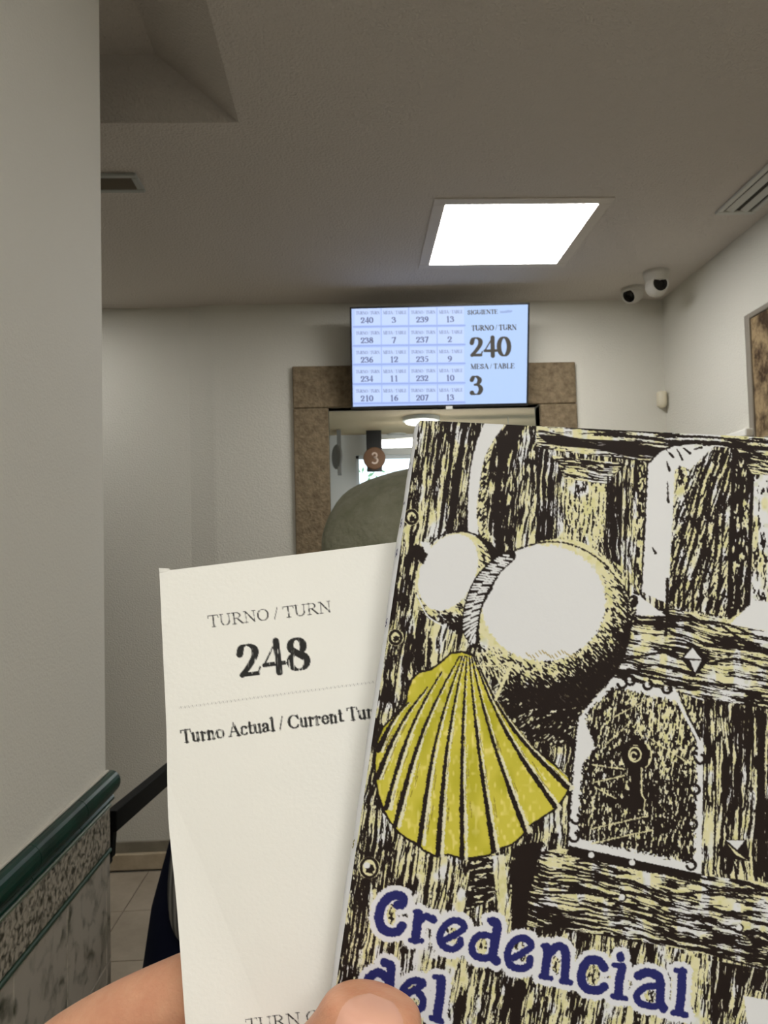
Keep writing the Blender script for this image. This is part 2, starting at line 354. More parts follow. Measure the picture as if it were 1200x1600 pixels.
for x in (.36, 1.0):
    bm = BM(); lathe(bm, [(.003, zt), (.003, HO)], Matrix.Translation((float(a[0])+x, 6.0, 0)), 8); bobj('suspension_wire', bm, M_white, t)
c = onZ(620, 678, HO); t = thing('recessed_downlight', 'small recessed downlight in the office ceiling', 'ceiling light', tuple(c))
bm = BM(); lathe(bm, [(.05, 0), (.085, 0), (.085, -.008), (.055, -.012), (.05, 0)], Matrix.Translation(Vector(c)), 24); bobj('rim', bm, M_white, t)
bm = BM(); lathe(bm, [(.05, -.002), (0, -.002)], Matrix.Translation(Vector(c)), 24); bobj('lens', bm, mat('downlight_lens', srgb(225, 225, 220), .3), t)

# ------------------------------------------------------------------ ink: a small drawing engine for flat print
_rt = np.random.RandomState(11).rand(256, 256)
def vn(x, y, seed=0):
    x = np.asarray(x, float)+seed*17.3; y = np.asarray(y, float)+seed*9.7
    ix = np.floor(x).astype(int); iy = np.floor(y).astype(int); fx = x-ix; fy = y-iy
    fx = fx*fx*(3-2*fx); fy = fy*fy*(3-2*fy)
    a = _rt[ix & 255, iy & 255]; b = _rt[(ix+1) & 255, iy & 255]; c = _rt[ix & 255, (iy+1) & 255]; d = _rt[(ix+1) & 255, (iy+1) & 255]
    return (a*(1-fx)+b*fx)*(1-fy)+(c*(1-fx)+d*fx)*fy
def cr(pts, n=8, closed=False):
    p = [np.array(q, float) for q in pts]
    p = [p[-1]]+p+[p[0], p[1]] if closed else [2*p[0]-p[1]]+p+[2*p[-1]-p[-2]]
    out = []
    for i in range(1, len(p)-2):
        for t in np.linspace(0, 1, n, endpoint=False):
            a, b, c, d = p[i-1:i+3]
            out.append(.5*((2*b)+(-a+c)*t+(2*a-5*b+4*c-d)*t*t+(-a+3*b-3*c+d)*t**3))
    if not closed: out.append(p[-2])
    return out
class Canvas:
    def __init__(s, x0, y0, x1, y1, sc, base):
        s.x0, s.y0, s.sc = x0, y0, sc; s.w = int((x1-x0)*sc); s.h = int((y1-y0)*sc)
        s.X, s.Y = np.meshgrid(x0+(np.arange(s.w)+.5)/sc, y0+(np.arange(s.h)+.5)/sc)
        s.C = np.empty((s.h, s.w, 3)); s.C[:] = base
    def win(s, xa, ya, xb, yb):
        i0 = max(0, int((xa-s.x0)*s.sc)-1); i1 = min(s.w, int((xb-s.x0)*s.sc)+2); j0 = max(0, int((ya-s.y0)*s.sc)-1); j1 = min(s.h, int((yb-s.y0)*s.sc)+2)
        if i1 <= i0 or j1 <= j0: return None
        return slice(j0, j1), slice(i0, i1)
    def put(s, sl, a, col):
        a = np.clip(a, 0, 1)[..., None]; s.C[sl] = s.C[sl]*(1-a)+np.asarray(col, float)*a
    def seg(s, X, Y, pts, ws):
        D = np.full(X.shape, 1e9)
        if len(pts) == 1: return np.hypot(X-pts[0][0], Y-pts[0][1])-ws[0]
        for (a, b, wa, wb) in zip(pts, pts[1:], ws, ws[1:]):
            dx, dy = b[0]-a[0], b[1]-a[1]; L = dx*dx+dy*dy+1e-9
            t = np.clip(((X-a[0])*dx+(Y-a[1])*dy)/L, 0, 1)
            D = np.minimum(D, np.hypot(X-a[0]-t*dx, Y-a[1]-t*dy)-(wa+(wb-wa)*t))
        return D
    def line(s, pts, w, col, rough=0.0, alpha=1.0, mod=None):
        ws = list(w) if hasattr(w, '__len__') else [w]*len(pts)
        m = max(ws)+rough+2; xs = [p[0] for p in pts]; ys = [p[1] for p in pts]
        sl = s.win(min(xs)-m, min(ys)-m, max(xs)+m, max(ys)+m)
        if sl is None: return
        X, Y = s.X[sl], s.Y[sl]; D = s.seg(X, Y, pts, ws)
        if rough: D = D+(vn(X/2.2, Y/2.2, 5)-.5)*2*rough
        a = np.clip(.5-D*s.sc*.9, 0, 1)*alpha
        if mod is not None: a = a*mod(X, Y)
        s.put(sl, a, col)
    def polysd(s, X, Y, pts):
        n = len(pts); ins = np.zeros(X.shape, bool)
        for k in range(n):
            (xa, ya), (xb, yb) = pts[k], pts[(k+1) % n]
            if abs(yb-ya) < 1e-9: continue
            c = ((ya > Y) != (yb > Y)) & (X < (xb-xa)*(Y-ya)/(yb-ya)+xa); ins ^= c
        D = s.seg(X, Y, list(pts)+[pts[0]], [0]*(n+1))
        return np.where(ins, -D, D)
    def poly(s, pts, fill, rough=0.0, alpha=1.0, grow=0.0):
        xs = [p[0] for p in pts]; ys = [p[1] for p in pts]; m = 3+rough+grow
        sl = s.win(min(xs)-m, min(ys)-m, max(xs)+m, max(ys)+m)
        if sl is None: return
        X, Y = s.X[sl], s.Y[sl]; D = s.polysd(X, Y, [tuple(p) for p in pts])-grow
        if rough: D = D+(vn(X/2.5, Y/2.5, 4)-.5)*2*rough
        a = np.clip(.5-D*s.sc*.8, 0, 1)*alpha
        col = fill(X, Y, D) if callable(fill) else fill
        s.put(sl, a, col)
    def sample(s, px, py):
        fx = np.clip((px-s.x0)*s.sc-.5, 0, s.w-1.001); fy = np.clip((py-s.y0)*s.sc-.5, 0, s.h-1.001)
        i = fx.astype(int); j = fy.astype(int); u = (fx-i)[:, None]; v = (fy-j)[:, None]
        return (s.C[j, i]*(1-u)+s.C[j, i+1]*u)*(1-v)+(s.C[j+1, i]*(1-u)+s.C[j+1, i+1]*u)*v

# serif letters as pen strokes; y up, cap height 1.  'k' thick, 't' thin, 'c' thick on verticals
def el(cx, cy, rx, ry, a0, a1, n=14): return [(cx+rx*math.cos(math.radians(a)), cy+ry*math.sin(math.radians(a))) for a in np.linspace(a0, a1, n)]
def sf(x, y=0.0, h=.15): return ([(x-h, y), (x+h, y)], 't')
GL = {
 'T': (.86, [([(.43, 0), (.43, 1)], 'k'), ([(.05, 1), (.81, 1)], 't'), ([(.05, 1), (.03, .8)], 't'), ([(.81, 1), (.83, .8)], 't'), sf(.43)]),
 'U': (1.0, [([(.2, 1), (.2, .35)], 'k'), (el(.5, .33, .3, .32, 180, 360), 'c'), ([(.8, .33), (.8, 1)], 't'), sf(.2, 1), sf(.8, 1, .12)]),
 'R': (.95, [([(.2, 0), (.2, 1)], 'k'), (cr([(.2, .99), (.5, .98), (.68, .76), (.5, .53), (.2, .51)]), 'c'), ([(.42, .5), (.82, .02)], 'k'), sf(.2), sf(.84, 0, .08), ([(.03, 1), (.25, 1)], 't')]),
 'N': (1.02, [([(.18, 0), (.18, 1)], 't'), ([(.18, .98), (.82, .04)], 'k'), ([(.82, 0), (.82, 1)], 't'), sf(.18, 0, .12), sf(.82, 1, .13), ([(.02, 1), (.2, 1)], 't')]),
 'O': (1.02, [(el(.5, .5, .4, .5, 90, 450, 26), 'c')]),
 '/': (.42, [([(.02, -.03), (.34, 1.03)], 't')]),
 'M': (1.22, [([(.18, 0), (.18, 1)], 't'), ([(.2, .98), (.58, .04)], 'k'), ([(.58, .04), (.98, .98)], 't'), ([(.99, 0), (.99, 1)], 'k'), sf(.18, 0, .12), sf(.99), sf(.14, 1, .1), sf(1.02, 1, .1)]),
 'E': (.86, [([(.2, 0), (.2, 1)], 'k'), ([(.05, 1), (.74, 1)], 't'), ([(.05, 0), (.78, 0)], 't'), ([(.2, .52), (.56, .52)], 't'), ([(.74, 1), (.75, .8)], 't'), ([(.78, 0), (.82, .22)], 't'), ([(.56, .42), (.56, .62)], 't')]),
 'S': (.76, [(cr([(.6, .78), (.52, .95), (.34, .99), (.15, .82), (.22, .62), (.5, .44), (.62, .25), (.45, .03), (.24, .03), (.1, .25)]), 'c'), ([(.61, .98), (.61, .74)], 't')]),
 'A': (1.0, [([(.14, 0), (.48, 1)], 't'), ([(.48, 1), (.84, 0)], 'k'), ([(.26, .35), (.68, .35)], 't'), sf(.14, 0, .13), sf(.84, 0, .15)]),
 'B': (.9, [([(.2, 0), (.2, 1)], 'k'), (cr([(.2, 1), (.5, .98), (.63, .77), (.48, .56), (.2, .53)]), 'c'), (cr([(.2, .53), (.55, .5), (.72, .27), (.55, .03), (.2, 0)]), 'c'), sf(.14, 1, .1), sf(.14, 0, .1)]),
 'L': (.86, [([(.2, 0), (.2, 1)], 'k'), ([(.05, 0), (.78, 0)], 't'), ([(.78, 0), (.83, .25)], 't'), sf(.2, 1)]),
 'I': (.5, [([(.25, 0), (.25, 1)], 'k'), sf(.25), sf(.25, 1)]),
 'G': (1.02, [(el(.52, .5, .42, .5, 40, 330, 22), 'c'), ([(.82, .1), (.82, .42)], 'k'), sf(.82, .44, .13), ([(.84, 1), (.85, .72)], 't')]),
 'C': (.95, [(el(.52, .5, .42, .5, 38, 322, 22), 'c'), ([(.84, 1), (.85, .7)], 't')]),
 'u': (.72, [([(.15, .66), (.15, .2)], 'k'), (el(.33, .18, .18, .17, 180, 340), 'c'), ([(.52, 0), (.52, .66)], 'k'), ([(.02, .66), (.15, .66)], 't'), ([(.4, .66), (.54, .66)], 't'), ([(.52, .01), (.66, .03)], 't')]),
 'r': (.54, [([(.17, 0), (.17, .66)], 'k'), (cr([(.18, .42), (.28, .62), (.42, .62)]), 't'), ([(.43, .56)], 'd'), sf(.18, 0, .14), ([(.02, .64), (.17, .66)], 't')]),
 'n': (.74, [([(.16, 0), (.16, .66)], 'k'), (cr([(.17, .45), (.3, .64), (.45, .62), (.52, .45)]), 'c'), ([(.52, .48), (.52, 0)], 'k'), sf(.16, 0, .13), sf(.53, 0, .13), ([(.02, .64), (.16, .66)], 't')]),
 'o': (.7, [(el(.34, .33, .26, .33, 90, 450, 22), 'c')]),
 'c': (.62, [(el(.34, .33, .26, .33, 50, 315, 18), 'c'), ([(.5, .55)], 'd')]),
 't': (.46, [([(.2, .9), (.2, .15)], 'k'), (el(.32, .14, .12, .12, 180, 320, 8), 'c'), ([(.03, .64), (.4, .64)], 't')]),
 'a': (.68, [(cr([(.1, .5), (.16, .63), (.32, .66), (.44, .52), (.44, .1)]), 'c'), ([(.44, .5), (.44, .1)], 'k'), (cr([(.44, .4), (.2, .3), (.08, .15), (.18, .02), (.36, .06), (.44, .16)]), 'c'), ([(.46, .06), (.6, .08)], 't')]),
 'l': (.4, [([(.19, 0), (.19, 1.04)], 'k'), sf(.19, 0, .15), ([(.04, 1.02), (.19, 1.04)], 't')]),
 'e': (.64, [(cr([(.12, .38), (.52, .38), (.48, .58), (.32, .66), (.12, .5), (.1, .26), (.26, .02), (.42, .04), (.55, .18)], 6), 'c')]),
 '0': (.78, [(el(.37, .5, .29, .5, 90, 450, 26), 'c')]),
 '1': (.78, [([(.4, 0), (.4, 1)], 'k'), ([(.18, .86), (.4, 1)], 't'), sf(.4, 0, .2)]),
 '2': (.78, [(cr([(.08, .72), (.16, .93), (.36, .99), (.56, .86), (.55, .62), (.34, .32), (.08, .05)]), 'c'), ([(.1, .055), (.6, .055)], 'm'), ([(.6, .05), (.68, .24)], 't')]),
 '3': (.78, [(cr([(.1, .8), (.2, .96), (.38, .98), (.54, .82), (.46, .62), (.26, .54)]), 'c'), (cr([(.26, .54), (.5, .48), (.6, .28), (.48, .06), (.26, .02), (.08, .1)]), 'c'), ([(.1, .1)], 'd')]),
 '4': (.78, [([(.5, 0), (.5, 1)], 'k'), ([(.5, 1), (.05, .3)], 't'), ([(.04, .28), (.7, .28)], 'm')]),
 '5': (.78, [([(.22, .97), (.6, .97)], 'm'), ([(.22, .97), (.14, .55)], 't'), (cr([(.14, .55), (.38, .6), (.57, .42), (.56, .18), (.38, .02), (.12, .04)]), 'c')]),
 '6': (.78, [(cr([(.62, .99), (.36, .88), (.16, .6), (.13, .3), (.24, .05), (.42, .01), (.6, .18), (.58, .45), (.42, .58), (.18, .46)]), 'c')]),
 '7': (.78, [([(.08, .95), (.64, .95)], 'm'), ([(.64, .95), (.3, 0)], 'c'), ([(.08, .95), (.05, .76)], 't')]),
 '8': (.78, [(el(.37, .76, .21, .23, 90, 450, 20), 'c'), (el(.37, .27, .27, .27, 90, 450, 20), 'c'), ([(.24, .62), (.54, .4)], 'k')]),
 '9': (.78, [(cr([(.12, .01), (.38, .12), (.58, .4), (.61, .7), (.5, .95), (.32, .99), (.14, .82), (.16, .55), (.32, .42), (.56, .54)]), 'c')]),
 ' ': (.32, []),
}
def text(cv, string, p0, p1, hgt, col, bold=False, alpha=1.0, mod=None, T=None, tn=None):
    T = T or (.115 if bold else .072); tn = tn or (.034 if bold else .026)
    adv = sum(GL[c][0] for c in string); d = np.array(p1, float)-np.array(p0, float); L = np.linalg.norm(d); ex = d/L; ey = np.array([ex[1], -ex[0]])
    sx = L/adv; x = 0.0
    for ch in string:
        wd, st = GL[ch]
        for pts, k in st:
            q = [np.array(p0)+ex*((x+a)*sx)+ey*(b*hgt) for a, b in pts]
            s_ = hgt
            if k == 'k': w_ = [T*s_]*len(q)
            elif k == 't': w_ = [tn*s_]*len(q)
            elif k == 'm': w_ = [(T+tn)*.5*s_]*len(q)
            elif k == 'd': w_ = [T*1.1*s_]
            else:
                pp = np.array(pts, float); g = np.gradient(pp, axis=0); g /= np.linalg.norm(g, axis=1)[:, None]+1e-9
                w_ = list((tn+(T*1.08-tn)*np.abs(g[:, 1])**1.3)*s_)
            cv.line(q, w_, col, alpha=alpha, mod=mod)
        x += wd

def inked_grid(name, fn, nu, nv, cv, m, parent, smooth=True, flip=False):
    """dense sheet: fn(u,v in 0..1 arrays)->points; the drawing is stored as a colour attribute"""
    u, v = np.meshgrid(np.linspace(0, 1, nu), np.linspace(0, 1, nv)); pts = fn(u.ravel(), v.ravel())
    idx = np.arange(nu*nv).reshape(nv, nu); a, b, c, d = idx[:-1, :-1].ravel(), idx[1:, :-1].ravel(), idx[1:, 1:].ravel(), idx[:-1, 1:].ravel()
    q = np.stack([a, b, c, d], 1)
    if flip: q = q[:, ::-1]
    me = bpy.data.meshes.new(name); n = len(q)
    me.vertices.add(len(pts)); me.vertices.foreach_set('co', pts.astype(np.float32).ravel())
    me.loops.add(n*4); me.loops.foreach_set('vertex_index', q.astype(np.int32).ravel())
    me.polygons.add(n); me.polygons.foreach_set('loop_start', np.arange(0, n*4, 4, dtype=np.int32)); me.polygons.foreach_set('loop_total', np.full(n, 4, np.int32))
    me.update(calc_edges=True)
    px, py = project(pts); col = lin(np.clip(cv.sample(px, py), 0, 255))
    at = me.color_attributes.new('ink', 'FLOAT_COLOR', 'POINT'); at.data.foreach_set('color', np.concatenate([col, np.ones((len(col), 1))], 1).astype(np.float32).ravel())
    return link(name, me, m, parent, smooth)

# ------------------------------------------------------------------ hanging number signs of the office
def numeral(loc, size, m, parent, name='numeral'):
    pts = cr([(-.2, .3), (-.1, .46), (.1, .48), (.24, .32), (.16, .12), (-.04, .04)], 6)+cr([(-.04, .04), (.2, -.02), (.3, -.22), (.18, -.44), (-.04, -.48), (-.24, -.38)], 6)
    V, Fc = [], []
    for i, p in enumerate(pts):
        g_ = pts[min(i+1, len(pts)-1)]-pts[max(i-1, 0)]; n_ = np.array([-g_[1], g_[0]]); n_ /= np.linalg.norm(n_)+1e-9
        for s_ in (-1, 1):
            q = p+n_*s_*.075
            V.append((loc[0]+q[0]*size, loc[1], loc[2]+q[1]*size)); V.append((loc[0]+q[0]*size, loc[1]+.003, loc[2]+q[1]*size))
        if i: k = 4*i; Fc += [(k-4, k-2, k+2, k), (k-3, k+1, k+3, k-1), (k-4, k, k+1, k-3), (k-2, k-1, k+3, k+2)]
    return pobj(name, V, Fc, m, parent)
M_brown = mat('sign_brown', srgb(118, 84, 58), .5); M_pale = mat('sign_pale', srgb(222, 200, 184), .5); M_grey = mat('sign_grey', srgb(128, 126, 122), .6)
YSg = 6.55
c = onY(585, 716, YSg); rr_ = 17.5*YSg/FPX; bw = 12*YSg/FPX
t = thing('hanging_number_sign', 'round brown sign with number 3 on a black hanging board', 'sign', (float(c[0]), YSg, HO))
bm = BM(); box(bm, float(c[0])-bw, float(c[0])+bw, YSg+.01, YSg+.03, float(c[2])-rr_*1.2, HO, .003); bobj('hanging_board', bm, M_black, t)
dsc = BM(); lathe(dsc, [(0, .006), (rr_-.006, .006), (rr_, 0), (rr_, -.012), (0, -.012)], orient((float(c[0]), YSg, float(c[2])), (0, -1, 0)), 32); dsc = bobj('disc', dsc, M_brown, t)
numeral((float(c[0]), YSg-.0095, float(c[2])), rr_*.95, M_pale, t)
c = onY(528, 714, YSg); bw = .012
t = thing('hanging_number_sign', 'grey hanging sign seen edge-on near the office side wall', 'sign', (float(c[0]), YSg, HO))
bm = BM(); box(bm, float(c[0])-.005, float(c[0])+.03, YSg-.06, YSg+.08, float(c[2])-.15, HO, .003); bobj('hanging_board', bm, M_grey, t)
bm = BM(); lathe(bm, [(0, .006), (.10, .006), (.106, 0), (.106, -.012), (0, -.012)], orient((float(c[0])-.012, YSg-.01, float(c[2])), (-.92, -.38, 0)), 32); bobj('disc', bm, M_grey, t)

# ------------------------------------------------------------------ wall screen
tvq = [P(*p, d) for p, d in (((546.5, 480), 3.60), ((827.5, 473), 3.60), ((825, 634), 3.675), ((549, 640), 3.675))]
A_, B_, C_, D_ = [np.array(p) for p in tvq]
nrm = np.cross(B_-A_, D_-A_); nrm /= np.linalg.norm(nrm)
if nrm[1] > 0: nrm = -nrm
tv = thing('wall_screen', 'black framed queue screen showing turn 240 above the stone hatch', 'screen', tuple((C_+D_)/2))
bz = .008; ex_ = (B_-A_)/np.linalg.norm(B_-A_); ey_ = (A_-D_)/np.linalg.norm(A_-D_)
Ai, Bi, Ci, Di = A_+ex_*bz-ey_*bz, B_-ex_*bz-ey_*bz, C_-ex_*bz+ey_*bz*1.7, D_+ex_*bz+ey_*bz*1.7
back = -nrm
for nm, q in (('bezel_top', (A_, B_, Bi, Ai)), ('bezel_right', (B_, C_, Ci, Bi)), ('bezel_bottom', (C_, D_, Di, Ci)), ('bezel_left', (D_, A_, Ai, Di))):
    bm = BM(); hexa(bm, [p+nrm*.003 for p in q], [p+back*.02 for p in q]); bobj('bezel', bm, M_black, tv)
bm = BM(); hexa(bm, [p+back*.004 for p in (A_, B_, C_, D_)], [p+back*.035+(((A_+C_)/2)-p)*.06 for p in (A_, B_, C_, D_)], .004); bobj('housing', bm, M_black, tv)
pm = (A_+C_)/2
bm = BM(); box(bm, float(pm[0])-.12, float(pm[0])+.12, float(pm[1])+.03, YB-.002, float(pm[2])-.08, float(pm[2])+.12); bobj('wall_bracket', bm, M_black, tv)
pt = (C_+D_)/2+ex_*.045; bm = BM(); hexa(bm, [pt+ex_*a+ey_*b+nrm*.006 for a, b in ((-.016, .006), (.016, .006), (.016, -.008), (-.016, -.008))], [pt+ex_*a+ey_*b+back*.01 for a, b in ((-.016, .006), (.016, .006), (.016, -.008), (-.016, -.008))], .001); bobj('sensor_tab', bm, M_white, tv)
cv = Canvas(543, 468, 832, 645, 2.5, (176, 198, 246))
ink1, ink2 = (98, 106, 140), (66, 62, 54)
def S(x, y): return (530+x/3.75, 460+y/3.75)
cv.poly([S(735, 60), S(1110, 50), S(1110, 650), S(738, 660)], (176, 202, 245))
ys = [(78, 178), (196, 290), (310, 400), (422, 514), (536, 628)]
vals = [('240', '3', '239', '13'), ('238', '7', '237', '2'), ('236', '12', '235', '9'), ('234', '11', '232', '10'), ('210', '16', '207', '13')]
sh_ = lambda x: -(x-400)*.012
for (ya, yb), vs in zip(ys, vals):
    for (xa, xb), v, hd in zip(((90, 246), (250, 403), (413, 572), (577, 732)), vs, ('TURNO / TURN', 'MESA / TABLE')*2):
        cv.poly([S(xa, ya+sh_(xa)), S(xb, ya+sh_(xb)), S(xb, yb+sh_(xb)), S(xa, yb+sh_(xa))], (194, 212, 250), alpha=.8)
        xm = (xa+xb)/2
        text(cv, hd, S(xa+8, ya+36+sh_(xa)), S(xb-8, ya+36+sh_(xb)), 4.6, ink1, True, alpha=.6)
        wv = 23*len(v); text(cv, v, S(xm-wv/2-6, ya+86+sh_(xa)), S(xm+wv/2-2, ya+86+sh_(xb)), 8.4, ink1, True)
    for xa, xb in ((82, 405), (410, 736)):
        cv.line([S(xa, yb+8+sh_(xa)), S(xb, yb+8+sh_(xb))], 1.3, (150, 170, 226))
for x in (247, 408, 574): cv.line([S(x-2, 78), S(x+3, 630)], .7, (156, 176, 228))
text(cv, 'SIGUIENTE', S(752, 118), S(930, 112), 6.2, ink2, True)
cv.line([S(948, 103), S(1010, 99)], 1.6, (150, 170, 215), .6)
text(cv, 'TURNO / TURN', S(775, 212), S(1040, 206), 7.6, ink2, True)
text(cv, '240', S(770, 362), S(1008, 358), 28.5, ink2, True)
text(cv, 'MESA / TABLE', S(770, 436), S(1028, 432), 7.2, ink2, True)
text(cv, '3', S(768, 588), S(850, 586), 28.5, ink2, True)
M_scr = print_mat('screen_glow', .12, .5, emit=1.0)
def scr(u, v):
    p = (np.outer((1-u)*(1-v), Ai)+np.outer(u*(1-v), Bi)+np.outer(u*v, Ci)+np.outer((1-u)*v, Di)); return p+nrm*.0005
inked_grid('screen_panel', scr, 460, 264, cv, M_scr, tv, smooth=False)

# ------------------------------------------------------------------ air grilles
def vent(name, x0, x1, y0, y1, nsl, along, label):
    t = thing(name, label, 'air vent', ((x0+x1)/2, (y0+y1)/2, ZC)); fw = .022
    for a in ((x0, x1, y0, y0+fw), (x0, x1, y1-fw, y1), (x0, x0+fw, y0+fw, y1-fw), (x1-fw, x1, y0+fw, y1-fw)):
        bm = BM(); box(bm, a[0], a[1], a[2], a[3], ZC-.010, ZC-.0005, .003); bobj('frame_rail', bm, M_white if along == 'y' else M_frame2, t)
    bm = BM(); box(bm, x0+fw, x1-fw, y0+fw, y1-fw, ZC-.002, ZC-.0006); bobj('backing', bm, M_dark if along == 'x' else M_grey2, t)
    for k in range(nsl):
        f = (k+.5)/nsl
        if along == 'x':
            y = y0+fw+(y1-y0-2*fw)*f; q = [(x0+fw, y-.007, ZC-.003), (x1-fw, y-.007, ZC-.003), (x1-fw, y+.004, ZC-.011), (x0+fw, y+.004, ZC-.011)]
        else:
            x = x0+fw+(x1-x0-2*fw)*f; q = [(x-.016, y0+fw, ZC-.003), (x-.016, y1-fw, ZC-.003), (x+.010, y1-fw, ZC-.011), (x+.010, y0+fw, ZC-.011)]
        bm = BM(); hexa(bm, q, [(a, b, c+.0015) for a, b, c in q]); bobj('slat', bm, M_slat if along == 'x' else M_white, t)
M_frame2 = mat('vent_frame_grey', srgb(168, 170, 164), .5); M_slat = mat('vent_slat', srgb(120, 112, 100), .5); M_grey2 = mat('vent_back', srgb(60, 57, 52), .8)
a = onZ(228, 297, ZC); b = onZ(212, 269, ZC)
vent('ceiling_vent', float(a[0])-.55, float(a[0]), float(b[1]), float(a[1]), 4, 'x', 'grey slatted ceiling vent beside the near left wall')
a = onZ(1116, 332, ZC)
vent('ceiling_vent', float(a[0]), float(a[0])+.15, 2.20, float(a[1]), 2, 'y', 'white linear ceiling vent near the right wall')

# ------------------------------------------------------------------ security cameras in the corner
M_cam = mat('camera_shell', srgb(196, 192, 182), .45); M_lens = mat('lens_black', srgb(22, 20, 18), .1, .6)
def seccam(px, py, Y, aim, label, r):
    c = Vector(onY(px, py, Y)); aim = Vector(aim).normalized(); top = Vector((c.x, c.y, ZC))
    t = thing('security_camera', label, 'camera', tuple(top))
    bm = BM(); lathe(bm, [(0, 0), (r*1.15, 0), (r*1.15, -.014), (r*.95, min(-.02, c.z-ZC+r*.35)), (r*.6, c.z-ZC+r*.3)], Matrix.Translation(top), 28); bobj('ceiling_base', bm, M_cam, t, False)
    prof = [(r*math.sin(a), -r*math.cos(a)) for a in np.linspace(0, 2.2, 12)]; fz = prof[-1][1]; fr_ = prof[-1][0]
    bm = BM(); lathe(bm, [(max(p[0], 0), p[1]) for p in prof]+[(fr_*.96, fz+r*.22), (fr_*.84, fz+r*.24), (fr_*.80, fz+r*.16)], orient(c, aim), 32); bobj('head', bm, M_cam, t, True)
    bm = BM(); lathe(bm, [(fr_*.80, fz+r*.16), (fr_*.45, fz+r*.14), (fr_*.42, fz+r*.05), (0, fz+r*.02)], orient(c, aim), 28); bobj('lens', bm, M_lens, t)
seccam(1026, 447, 3.36, (.05, -1, -.02), 'pale security camera at the ceiling corner with its lens facing forward', .050)
seccam(989, 458, 3.58, (-.72, -.42, -.5), 'pale security camera left of its twin, turned down towards the screen', .048)

# ------------------------------------------------------------------ small wall sensor and framed stone panel on the right
M_cream = mat('cream_plastic', srgb(216, 208, 184), .35)
c = onY(1045, 626, YB); cx, cz = min(float(c[0]), XR-.03), float(c[2])
t = thing('wall_sensor', 'small cream capsule-shaped sensor low in the wall corner', 'sensor', (cx, YB, cz-.045))
bm = BM(); lathe(bm, [(0, -.042), (.014, -.038), (.022, -.026), (.024, -.01), (.024, .035), (.022, .04), (0, .041)], Matrix.Translation((cx, YB-.026, cz)), 24); bobj('dome', bm, M_cream, t, True)
bm = BM(); box(bm, cx-.018, cx+.018, YB-.02, YB, cz-.03, cz+.038, .003); bobj('back_plate', bm, M_cream, t)
q0 = onX(1169.5, 494, XR); q1 = onX(1180, 688, XR)
yf1 = float(q0[1]); zf1 = float(q0[2]); zf0 = float(q1[2])-.02; yf0 = yf1-1.0
t = thing('framed_stone_panel', 'grey framed panel of mottled brown stone on the right wall', 'panel', (XR, yf1, zf0))
M_fr = mat('metal_strip', srgb(150, 142, 130), .35, .5, metal=.3)
fw = .035
for a in ((yf1-fw, yf1, zf0, zf1), (yf0, yf0+fw, zf0, zf1), (yf0+fw, yf1-fw, zf1-fw*.6, zf1), (yf0+fw, yf1-fw, zf0, zf0+fw*.6)):
    bm = BM(); box(bm, XR-.02, XR-.0005, a[0], a[1], a[2], a[3], .003); bobj('frame_rail', bm, M_fr, t)
bm = BM(); box(bm, XR-.012, XR-.0008, yf0+fw, yf1-fw, zf0+fw*.6, zf1-fw*.6, .002); bobj('stone_slab', bm, mat('mottled_stone', srgb(160, 138, 104), .8, .2, mix=(srgb(66, 50, 34), 11, .42, .62), bump=(45, .8, .008)), t)
w0 = onX(1156, 681, XR); 
t = thing('wall_shelf', 'small white bracket shelf under the framed stone panel', 'shelf', (XR, float(w0[1]), float(w0[2])))
bm = BM(); y1 = float(w0[1])+.02; z1 = float(onX(1170, 673, XR)[2]); box(bm, XR-.05, XR-.0006, y1-.16, y1, z1-.03, z1, .006, 2); bobj('board', bm, mat('gloss_white', srgb(240, 238, 230), .25), t)
bm = BM(); hexa(bm, [(XR-.04, y1-.10, z1-.03), (XR-.0006, y1-.10, z1-.03), (XR-.0006, y1-.10, z1-.10), (XR-.01, y1-.10, z1-.09)], [(XR-.04, y1-.06, z1-.03), (XR-.0006, y1-.06, z1-.03), (XR-.0006, y1-.06, z1-.10), (XR-.01, y1-.06, z1-.09)]); bobj('bracket', bm, M_white, t)

# ------------------------------------------------------------------ black handrail beyond the near wall
ha, hb = onZ(177, 1281, .9), onZ(256, 1214, .9)
dr = (hb-ha)/np.linalg.norm(hb-ha); fa = ha+dr*1.35; sd = np.array([dr[1], -dr[0], 0])
t = thing('handrail', 'flat black metal handrail running away past the near wall', 'handrail', tuple(ha))
M_rail = mat('rail_black', srgb(9, 9, 9), .6, .12)
def bar(bm, a, b, w_, h_):
    a = np.array(a); b = np.array(b); d = (b-a)/np.linalg.norm(b-a); s_ = np.cross(d, (0, 0, 1.0)); 
    if np.linalg.norm(s_) < .1: s_ = sd
    s_ = s_/np.linalg.norm(s_); u_ = np.cross(s_, d)
    q = [(-1, -1), (1, -1), (1, 1), (-1, 1)]
    hexa(bm, [a+s_*w_*i+u_*h_*j for i, j in q], [b+s_*w_*i+u_*h_*j for i, j in q], .002)
bm = BM(); bar(bm, ha-dr*.012, fa, .012, .023); bobj('top_bar', bm, M_rail, t)
bm = BM(); bar(bm, ha+np.array([-.006, 0, .0]), ha+np.array([-.012, 0, -.08]), .012, .012); bobj('bent_end', bm, M_rail, t)
bm = BM(); bar(bm, ha+np.array([-.012, 0, -.08]), (XL-.06, YE-.002, .82), .010, .010); bobj('wall_bracket', bm, M_rail, t)
bm = BM(); bar(bm, fa-dr*.03, (fa-dr*.03)*np.array([1, 1, 0]), .012, .012); bobj('post', bm, M_rail, t)

